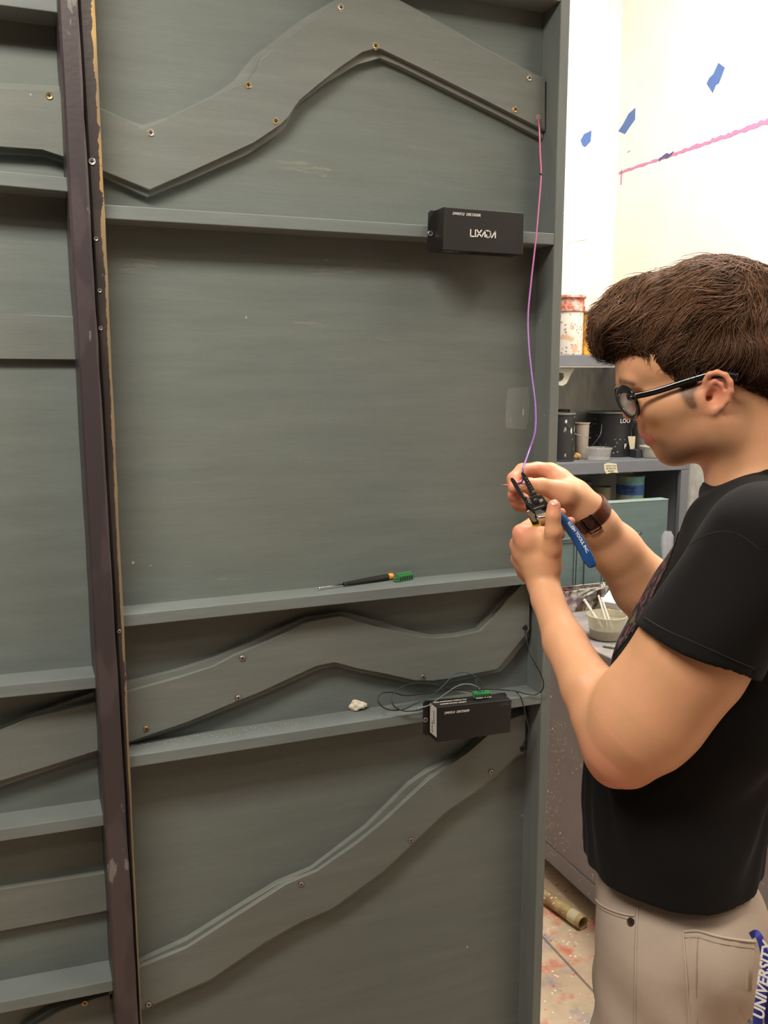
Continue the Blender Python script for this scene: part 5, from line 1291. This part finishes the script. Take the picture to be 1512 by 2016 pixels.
# top of the lower box: small print and the plugged terminal
o_ = qD[0]+dpD*.5+ZD*.0004
for i, s_ in enumerate(('INPUT: DC12V-DC24V', 'Max Output 4A/Channel 3CH')): obj('lettering', text_mesh(s_, .0052, o_+XD*.036+dpD*(-.16+.30*i), -XD, -dpD, bold=.0001, depth=.0001), M_letter, tD)
def onplane3(px, py, P0, Nn): return onplane(px, py, P0, Nn)
ta = onplane3(934, 1374, qD[0]+ZD*.0002, ZD); tb = onplane3(969, 1371, qD[0]+ZD*.0002, ZD)
terminal(ta+dpD.normalized()*.009, XD, -dpD, ZD, (tb-ta).length, .009, .0085, 6, tD)
for i, s_ in enumerate(('V+', 'GND', 'R', 'G', 'B', 'D+')): obj('lettering', text_mesh(s_, .0034, ta+XD*(.002+(tb-ta).length*(i+.2)/6)-dpD.normalized()*.0035, XD, dpD, bold=.0002, depth=.0001), M_letter, tD)
# sticker on the left end
n_ = -XD; a_, b_ = qD[0], qD[3]
bm = NB(); prism(bm, [a_+dpD*.08-ZD*.002, a_+dpD*.80-ZD*.002, b_+dpD*.80+ZD*.008, b_+dpD*.08+ZD*.008], n_*.0004); st = obj('sticker', bm, M_stk, tD)
for i, s_ in enumerate(('DC12-24V', 'CE RoHS')): obj('lettering', text_mesh(s_, .0055, a_.lerp(b_, .35+.3*i)+dpD*(.35+.2*i)+n_*.0006, -ZD, -dpD, bold=.0001, depth=.0001), M_ink, st)

# ------------------------------------------------------------------ wires
def ywire(name, label, cat, pts, r, m, n=8, **kw):
    P = [onY(x, y, Y) for x, y, Y in pts]; bm = NB(); tube(bm, catmull(P, n), r, 8); return tag(obj(name, bm, m, None, True), label, cat, **kw)
M_pw = mat('pink and purple twisted wire', (.45, .08, .20), rough=.4)
zt_ = sepxyz(M_pw)[2]; c = mix(M_pw, ramp(M_pw, math_(M_pw, 'MULTIPLY', math_(M_pw, 'SUBTRACT', zt_, 1.62), 2.6), [(0, 0), (.9, 1)]), (.22, .09, .40), (.50, .09, .19))
tw = ramp(M_pw, math_(M_pw, 'SINE', math_(M_pw, 'MULTIPLY', zt_, 900)), [(.2, 0), (.8, .35)]); c = mix(M_pw, tw, c, (.30, .14, .45)); setcol(M_pw, c)
w_px = [(1060, 232, 1.391), (1062, 262, 1.360), (1063, 300, 1.345), (1065, 343, 1.335), (1061, 400, 1.320), (1055, 470, 1.305), (1046, 550, 1.29), (1039.5, 620, 1.27), (1041, 680, 1.25), (1047, 740, 1.23), (1054, 800, 1.21), (1053, 850, 1.19), (1040, 892, 1.17)]
Pw = [onY(1060, 231, 1.40)]+[onY(*q) for q in w_px]+[at(1031, 918, 1.29), at(1029, 934, 1.285), at(1028, 948, 1.297), at(1014, 953, 1.31)]
bm = NB(); tube(bm, catmull(Pw, 10), .00135, 8); wr_ = tag(obj('hook_up_wire', bm, M_pw, None, True), 'thin pink to purple twisted wire hanging from the mountain cutout down to the fingers', 'wire')
bm = NB(); tube(bm, [onY(1065, 341, 1.335), onY(1065, 346, 1.335)], .0021, 8); obj('ink_mark', bm, M_dark, wr_, True)
bm = NB(); q = onY(1060, 231, YL1-.0006); ring(bm, q, .0042); obj('wire_hole', bm, M_ring, flatR)
bm = NB(); tube(bm, [at(1004, 957, 1.328), at(996, 955, 1.33), at(988, 955, 1.33)], [.0015, .0013, .0007], 6); tag(obj('wire_end', bm, mat('pink wire end', (.55, .12, .12), rough=.4), None, True), 'short pink wire end sticking out left past the fingertips', 'wire')

def d8(x, y): return (820+.1984*x, 1220+.1984*y)
def c7(x, y): return (600+.3307*x, 1080+.3307*y)
M_bcab = mat('black cable', (.012, .014, .014), rough=.35)
M_gcab = mat('dark green wire', (.012, .05, .045), rough=.35); M_wcab = mat('silver grey wire', (.22, .24, .23), rough=.3, metal=.3)
def cable(label, seq, r, m, name='cable'):
    P = [onY(*(f(x, y)), Y) for f, x, y, Y in seq]; bm = NB(); tube(bm, catmull(P, 8), r, 8); return tag(obj(name, bm, m, None, True), label, 'cable')
cable('long black cable hanging from the hole by the stile and looping onto the lower crossbar',
      [(d8, 1068, 60, 1.395), (d8, 1078, 110, 1.385), (d8, 1088, 180, 1.375), (d8, 1115, 300, 1.365), (d8, 1170, 420, 1.352), (d8, 1232, 535, 1.347), (d8, 1262, 640, 1.347), (d8, 1238, 710, 1.350), (d8, 1170, 745, 1.354), (d8, 1080, 735, 1.358), (d8, 980, 708, 1.366), (d8, 800, 692, 1.376), (d8, 600, 688, 1.384), (c7, 850, 840, 1.386), (c7, 720, 862, 1.386), (c7, 600, 874, 1.384), (c7, 520, 856, 1.378), (c7, 458, 862, 1.371), (c7, 437, 900, 1.364), (c7, 460, 940, 1.358), (c7, 520, 962, 1.354), (c7, 600, 952, 1.352), (c7, 690, 905, 1.350)], .00125, M_bcab)
cable('black inner loop of cable curling beside the lower decoder box',
      [(c7, 870, 838, 1.386), (c7, 780, 812, 1.385), (c7, 690, 802, 1.384), (c7, 610, 812, 1.380), (c7, 545, 846, 1.373), (c7, 517, 890, 1.362), (c7, 532, 938, 1.354), (c7, 590, 966, 1.350), (c7, 680, 962, 1.347), (c7, 712, 945, 1.346)], .00125, M_bcab)
cable('thin black cable dropping from the lower crossbar to a hole in the lowest mountain',
      [(d8, 900, 700, 1.372), (d8, 980, 712, 1.362), (d8, 1030, 762, 1.350), (d8, 1060, 850, 1.348), (d8, 1090, 980, 1.350), (d8, 1110, 1080, 1.355), (d8, 1100, 1160, 1.364), (d8, 1068, 1220, 1.380), (d8, 1050, 1290, 1.393)], .0011, M_bcab)
zT = qD[0].z
cable('green wire arching highest out of the terminal on the lower decoder', [(d8, 665, 715, 1.335), (d8, 655, 660, 1.337), (d8, 610, 590, 1.340), (d8, 530, 535, 1.345), (d8, 440, 520, 1.350), (d8, 360, 560, 1.352), (d8, 280, 640, 1.352), (d8, 190, 725, 1.350), (d8, 80, 795, 1.347), (d8, -20, 835, 1.345)], .0009, M_gcab, 'wire')
cable('silver grey wire under the highest green one, entering the terminal', [(d8, 630, 715, 1.336), (d8, 618, 680, 1.338), (d8, 560, 648, 1.342), (d8, 480, 640, 1.347), (d8, 400, 662, 1.350), (d8, 320, 712, 1.350), (d8, 230, 775, 1.348), (d8, 120, 850, 1.346), (d8, 0, 882, 1.344)], .0009, M_wcab, 'wire')
cable('second green wire hugging the grey one into the terminal', [(d8, 612, 715, 1.337), (d8, 600, 672, 1.339), (d8, 540, 640, 1.345), (d8, 450, 638, 1.352), (d8, 370, 678, 1.356), (d8, 270, 748, 1.354), (d8, 180, 800, 1.352)], .0008, M_gcab, 'wire')
cable('short upright green wire bent into the left side of the terminal', [(d8, 645, 715, 1.334), (d8, 615, 690, 1.336), (d8, 600, 640, 1.341), (d8, 585, 590, 1.346)], .0008, M_gcab, 'wire')
M_thr = mat('pale grey wire', (.33, .34, .33), rough=.3)
cable('pale wire crossing the black loops behind the lower decoder', [(c7, 990, 862, 1.386), (c7, 900, 848, 1.388), (c7, 840, 828, 1.388), (c7, 780, 812, 1.387), (c7, 715, 806, 1.386)], .0007, M_thr, 'wire')
bm = NB(); q = onY(1034, 1236, YL1-.0006); ring(bm, q, .0050); obj('wire_hole', bm, M_dark, flatR)
bm = NB(); q = onY(1029, 1474, YL1-.0006); ring(bm, q, .0050); obj('wire_hole', bm, M_dark, flatR)

# ------------------------------------------------------------------ on the crossbars
def ztop(zs): return lambda X: zs[0]+(zs[1]-zs[0])*(X-XL)/(xr-XL)+TH
zM, zL_ = ztop(zmid), ztop(zlow)
def onTop(px, py, zf, up=0):
    p = onZ(px, py, zf(.5)+up)
    for _ in range(5): p = onZ(px, py, zf(p.x)+up)
    return p
M_sdh = mat('black screwdriver handle', (.014, .014, .014), rough=.35, bump=.4, bscale=300); M_yel = mat('amber yellow plastic', (.72, .34, .03), rough=.4); M_chr = mat('bright steel', (.7, .68, .64), rough=.2, metal=1)
A = onTop(621, 1157, zM, .0013); B = onTop(676, 1150, zM, .0050); Cc_ = onTop(764, 1135.5, zM, .0062); D_ = (Cc_-B).normalized(); A = B-D_*(A-B).length; A.z = max(A.z, zM(A.x)+.0014)
t = thing('screwdriver', 'small flat screwdriver with black handle and amber yellow end lying on the middle crossbar', 'screwdriver', (A+Cc_)/2)
bm = NB(); tube(bm, [A, A.lerp(B, .12), A.lerp(B, .2), B], [.0016, .0016, .00125, .00125], 12); obj('shaft', bm, M_chr, t, True)
Lh = (Cc_-B).length; A2 = axes_to(D_)
bm = NB(); lathe(bm, [(0, 0), (.0030, 0), (.0036, .001), (.0030, .004), (.0036, .010), (.0046, Lh*.45), (.0054, Lh*.8), (.0055, Lh*.98), (.0050, Lh), (0, Lh)], B, 8, A2); obj('handle', bm, M_sdh, t)
bm = NB(); lathe(bm, [(0, 0), (.0050, 0), (.0055, .001), (.0055, .007), (.0050, .009), (0, .0095)], Cc_+D_*.0003, 20, A2); obj('end_cap', bm, M_yel, t, True, 40)
a_ = onTop(786, 1146.5, zM); b_ = onTop(813, 1141.5, zM); X_ = (b_-a_).normalized(); Y_ = Vector((X_.y, -X_.x, 0)); Z_ = Y_.cross(X_)*-1
if Z_.z < 0: Z_ = -Z_
t = thing('terminal_plug', 'loose green six-way terminal plug beside the screwdriver', 'connector', a_)
terminal(a_-Y_*.008+Vector((0, 0, .0006)), X_, Y_, Z_, (b_-a_).length, .008, .0135, 6, t, 'plug_body')
bm = NB(); Mx = Matrix.Translation(a_+Vector((0, 0, .0075))-Y_*.005) @ Matrix((X_, Y_, Z_)).transposed().to_4x4(); box(bm, (-.0075, -.002, -.001), (-.0002, .001, .0006), .0002, M=Mx); box(bm, (-.0055, -.006, -.0060), (-.0002, .004, -.0045), .0002, M=Mx); obj('side_tab', bm, M_green, t)
# white crumpled lump
q = onTop(707, 1398, zL_); bm = NB(); bmesh.ops.create_icosphere(bm, subdivisions=4, radius=1)
for v_ in bm.verts:
    c0 = v_.co.copy(); k = 1+.22*math.sin(c0.x*5+1)*math.cos(c0.z*4)+.12*math.sin(c0.y*9+c0.x*7)
    x_ = c0.x*.0155*k; z_ = max(c0.z, -.55)*.0085*k*(1.15-.5*c0.x-.3*abs(c0.x)); y_ = c0.y*.008*k
    if c0.x > .55: z_ *= .55
    v_.co = q+Vector((x_, y_, z_+.0058))
zm_ = min(v_.co.z-zL_(v_.co.x) for v_ in bm.verts)
for v_ in bm.verts: v_.co.z -= zm_-.0002
tag(obj('plaster_lump', bm, mat('white plaster crumb', (.72, .66, .56), rough=.8, bump=.6), None, True), 'white crumpled lump lying on the lower crossbar', 'lump')
M_dust = mat('plaster dust', (.42, .38, .31), rough=.9)
def dust(name, label, zf, x0, x1, n, y_of, parent=None):
    bm = NB()
    for _ in range(n):
        X_ = random.uniform(x0, x1); Yy = YP-.012-abs(random.gauss(0, 1))*.014
        if Yy < YF+.003: continue
        s_ = random.choice((.0004, .0006, .0009)); p = Vector((X_, Yy, zf(X_)+.0001))
        bmesh.ops.create_icosphere(bm, subdivisions=1, radius=s_, matrix=Matrix.Translation(p+Vector((0, 0, s_*.6))))
    return tag(obj(name, bm, M_dust), label, 'debris', kind='stuff')
dust('plaster_dust', 'scattered plaster crumbs along the left half of the lower crossbar', zL_, .13, .45, 260, None)
dust('plaster_dust', 'sparse pale crumbs on the middle crossbar', zM, .13, .60, 40, None)
# clear tape patch
M_ct = mat('clear packing tape', (.55, .6, .58), rough=.12, bump=1.0, bscale=70, spec=.7); ctb = M_ct.node_tree.nodes['Principled BSDF']
L(M_ct, ramp(M_ct, noise(M_ct, 55, 6, .7, (2.2, 1, .5)), [(.52, .10), (.60, .14), (.66, .75)]), ctb.inputs['Alpha'])
bm = NB(); tp_ = [(1000, 764), (1040, 762), (1043, 800), (1036, 846), (996, 843), (996, 800)]
prism(bm, [onY(x, y, YP-.0006) for x, y in tp_], (0, .0004, 0)); tag(obj('clear_tape', bm, M_ct), 'creased piece of clear tape stuck on the panel near the right stile', 'tape')

# ------------------------------------------------------------------ wire stripper
ZT_ = 1.228
def c2(x, y): return (960+.1852*x, 860+.1852*y)
def tl(x, y, dz=0): a_, b_ = c2(x, y); return at(a_, b_, ZT_+dz)
VN = -Fv
M_tool = mat('black oxide steel', (.022, .022, .021), rough=.42, metal=.3, spec=.5); M_tprint = mat('pale stamped print', (.26, .25, .22), rough=.6); M_gold = mat('brass coloured latch', (.50, .42, .28), rough=.3, metal=.8)
M_hb = mat('blue dipped grip', (.010, .07, .26), rough=.38, spec=.5); M_hy = mat('yellow dipped grip', (.85, .62, .01), rough=.35)
strip = thing('wire_stripper', 'black wire stripper with blue and yellow grips held in the near hand', 'pliers', tl(515, 683))
def plate(name, pts, dz, th, m=M_tool, parent=None, bev=.0004):
    bm = NB(); prism(bm, [tl(x, y, dz) for x, y in pts], Fv*th, bev); return obj(name, bm, m, parent or strip)
# right hand lever with toothed inner edge
inner = []
for k in range(7):
    t0 = k/7; x0_, y0_ = 362+t0*100, 402+t0*225; inner += [(x0_, y0_), (x0_+9, y0_+8), (x0_+2, y0_+20)]
outer = [(520, 600), (470, 510), (430, 440), (398, 392), (374, 372), (356, 382)]
plate('jaw', [(470, 640)]+[(530, 640)]+outer+inner, .0000, .0028)
inner2 = []
for k in range(7):
    t0 = k/7; x0_, y0_ = 398-t0*92, 628-t0*145; inner2 += [(x0_, y0_), (x0_-13, y0_-3), (x0_-8, y0_-16)]
plate('jaw', [(436, 660)]+inner2+[(288, 452), (264, 431), (243, 440), (246, 462), (285, 530), (335, 612), (392, 690), (440, 780), (520, 760)], .0030, .0028)
plate('pivot_plate', [(432, 655), (508, 620), (575, 617), (598, 650), (652, 712), (628, 740), (560, 770), (492, 797), (474, 790), (400, 702)], -.0028, .0027)
plate('lever_arm', [(405, 705), (450, 700), (505, 805), (540, 880), (550, 925), (480, 935), (440, 855), (412, 770)], .0030, .0030)
plate('lever_arm', [(540, 760), (625, 738), (700, 800), (800, 850), (830, 900), (780, 905), (690, 850), (600, 790)], .0000, .0030)
bm = NB(); lathe(bm, [(0, .0022), (.0026, .0021), (.0040, .0012), (.0042, 0)], tl(515, 683, -.0029), 24, axes_to(VN)); obj('pivot_bolt', bm, M_tool, strip, True, 40)
plate('latch', [(418, 795), (440, 778), (456, 784), (505, 828), (497, 850), (505, 875), (524, 892), (498, 908), (472, 890), (452, 850), (432, 832)], -.0012, .0030, M_gold)
bm = NB(); hx = [tl(528+80*k/72, 862-16*k/72)+(Uv*math.cos(k*.9)+Fv*math.sin(k*.9))*.0030 for k in range(73)]; tube(bm, hx, .0006, 5); obj('spring', bm, M_chr, strip, True)
# printed marks
for pts in ([(375, 610), (395, 605), (400, 618), (380, 623)], [(385, 628), (405, 623), (409, 634), (389, 639)], [(420, 655), (432, 650), (440, 668), (428, 673)], [(437, 668), (449, 664), (456, 682), (444, 686)], [(430, 685), (441, 682), (447, 698), (436, 701)], [(452, 695), (462, 692), (466, 706), (456, 709)],
            [(470, 575), (500, 565), (502, 571), (472, 581)], [(475, 590), (508, 578), (510, 583), (477, 595)], [(545, 668), (580, 652), (592, 680), (558, 698)], [(488, 760), (600, 722), (603, 729), (491, 768)]):
    plate('printed_mark', pts, -.00295 if pts[0][0] > 415 and pts[0][1] > 640 else (-.0001 if pts[0][0] > 415 else .0029), .0001, M_tprint, None, 0)
for k in range(5):
    x0_, y0_ = 318+k*16, 515+k*26; plate('printed_mark', [(x0_, y0_), (x0_+8, y0_-3), (x0_+12, y0_+5), (x0_+4, y0_+8)], .0029, .0001, M_tprint, None, 0)
    x0_, y0_ = 402+k*15, 432+k*28; plate('printed_mark', [(x0_, y0_), (x0_+8, y0_-3), (x0_+12, y0_+5), (x0_+4, y0_+8)], -.0001, .0001, M_tprint, None, 0)
bm = NB(); lathe(bm, [(0, .0003), (.0015, .0003), (.0015, -.0004)], tl(548, 636, -.0029), 12, axes_to(VN)); lathe(bm, [(0, .0003), (.0013, .0003), (.0013, -.0004)], tl(612, 688, -.0029), 12, axes_to(VN)); obj('stripping_hole', bm, M_dark, strip)
# grips
cl_ = [(745, 800), (790, 862), (855, 940), (935, 1050), (1010, 1175), (1072, 1300), (1112, 1365), (1122, 1384)]
hw = [22, 40, 50, 54, 55, 54, 42, 22]
P_ = catmull([tl(x, y, .002) for x, y in cl_], 6); W_ = []
for i in range(len(hw)-1): W_ += [hw[i]+(hw[i+1]-hw[i])*k/6 for k in range(6)]
W_.append(hw[-1]); W_ = [w_*1.12*.1852*ZT_/FPX for w_ in W_]
bm = NB(); tube(bm, P_, W_, 20, flat=.62, up=VN); grip = obj('blue_grip', bm, M_hb, strip, True)
P2 = catmull([tl(x, y, .006+dz) for x, y, dz in ((508, 918, 0), (520, 960, .010), (535, 1030, .020), (560, 1110, .026), (600, 1200, .026), (640, 1270, .026))], 6)
bm = NB(); tube(bm, P2, [.0055+.0025*min(1, i/10) for i in range(len(P2))], 16, flat=.7, up=VN); obj('yellow_grip', bm, M_hy, strip, True)
# lettering bent along the blue grip
mt = text_mesh('KLEIN TOOLS, INC.', .0060, Vector((0, 0, 0)), Vector((1, 0, 0)), Vector((0, 1, 0)), bold=.00018, align='LEFT', depth=.00012)
Lc = [(0.0)]; 
for a_, b_ in zip(P_, P_[1:]): Lc.append(Lc[-1]+(b_-a_).length)
x0_ = min(v.co.x for v in mt.vertices); x1_ = max(v.co.x for v in mt.vertices); s0_, s1_ = Lc[-1]*.22, Lc[-1]*.76
for v_ in mt.vertices:
    s_ = s0_+(v_.co.x-x0_)/(x1_-x0_)*(s1_-s0_); i = max(k for k in range(len(Lc)-1) if Lc[k] <= s_); f = (s_-Lc[i])/(Lc[i+1]-Lc[i])
    p = P_[i].lerp(P_[i+1], f); tg = (P_[i+1]-P_[i]).normalized(); up_ = VN; sd_ = up_.cross(tg).normalized(); ht = (W_[i]*(1-f)+W_[i+1]*f)
    y_ = v_.co.y+.0022; lift_ = .62*math.sqrt(max(ht*ht-y_*y_, 1e-9)); v_.co = p+sd_*y_+up_*(lift_+.00025+v_.co.z)
obj('lettering', mt, M_letter, grip)

# ------------------------------------------------------------------ lanyard from the back pocket
M_lan = mat('royal blue webbing', (.018, .030, .26), rough=.6, bump=.6, bscale=900)
def ribbon(pts, wpx, th=.0012):
    P = catmull([at(*q) for q in pts], 8); bm = NB(); R = []
    n_ = len(P)
    for i, p in enumerate(P):
        tg = (P[min(i+1, n_-1)]-P[max(i-1, 0)]).normalized(); vw_ = (p-CP).normalized(); s_ = tg.cross(vw_).normalized(); k = i/(n_-1); w_ = (wpx[0]+(wpx[1]-wpx[0])*k)*.5*p.dot(Fv)/FPX
        s_ = (s_+vw_*.35*math.sin(k*5)).normalized(); nn_ = tg.cross(s_).normalized()
        R.append([bm.verts.new(p+s_*a_*w_+nn_*b_*th/2) for a_, b_ in ((-1, -1), (1, -1), (1, 1), (-1, 1))])
    for A, B in zip(R, R[1:]):
        for j in range(4): bm.faces.new((A[j], A[(j+1) % 4], B[(j+1) % 4], B[j]))
    bm.faces.new(R[0]); bm.faces.new(R[-1][::-1]); return bm
lany = thing('lanyard', 'royal blue lanyard with white lettering hanging from the back trouser pocket', 'lanyard', at(1490, 1850, .96))
zs_ = .955
obj('strap', ribbon([(1478, 1842, zs_+.02), (1490, 1838, zs_), (1500, 1858, zs_-.004), (1507, 1890, zs_-.004), (1511, 1930, zs_-.002), (1514, 1975, zs_), (1516, 2040, zs_)], (16, 26)), M_lan, lany)
obj('strap', ribbon([(1520, 1830, zs_+.01), (1521, 1870, zs_+.006), (1515, 1900, zs_), (1504, 1935, zs_-.008), (1495, 1975, zs_-.010), (1492, 2015, zs_-.010), (1494, 2060, zs_-.008)], (20, 25)), M_lan, lany)
vwl = (at(1495, 1990, zs_)-CP).normalized()
tx = (at(1499, 1950, .94)-at(1490, 2020, .94)).normalized(); obj('lettering', text_mesh('UNIVERSITY', .0150, at(1494, 2006, zs_-.017), tx, tx.cross(vwl), bold=.0004, shear=.15, align='LEFT', depth=.0002), M_letter, lany)
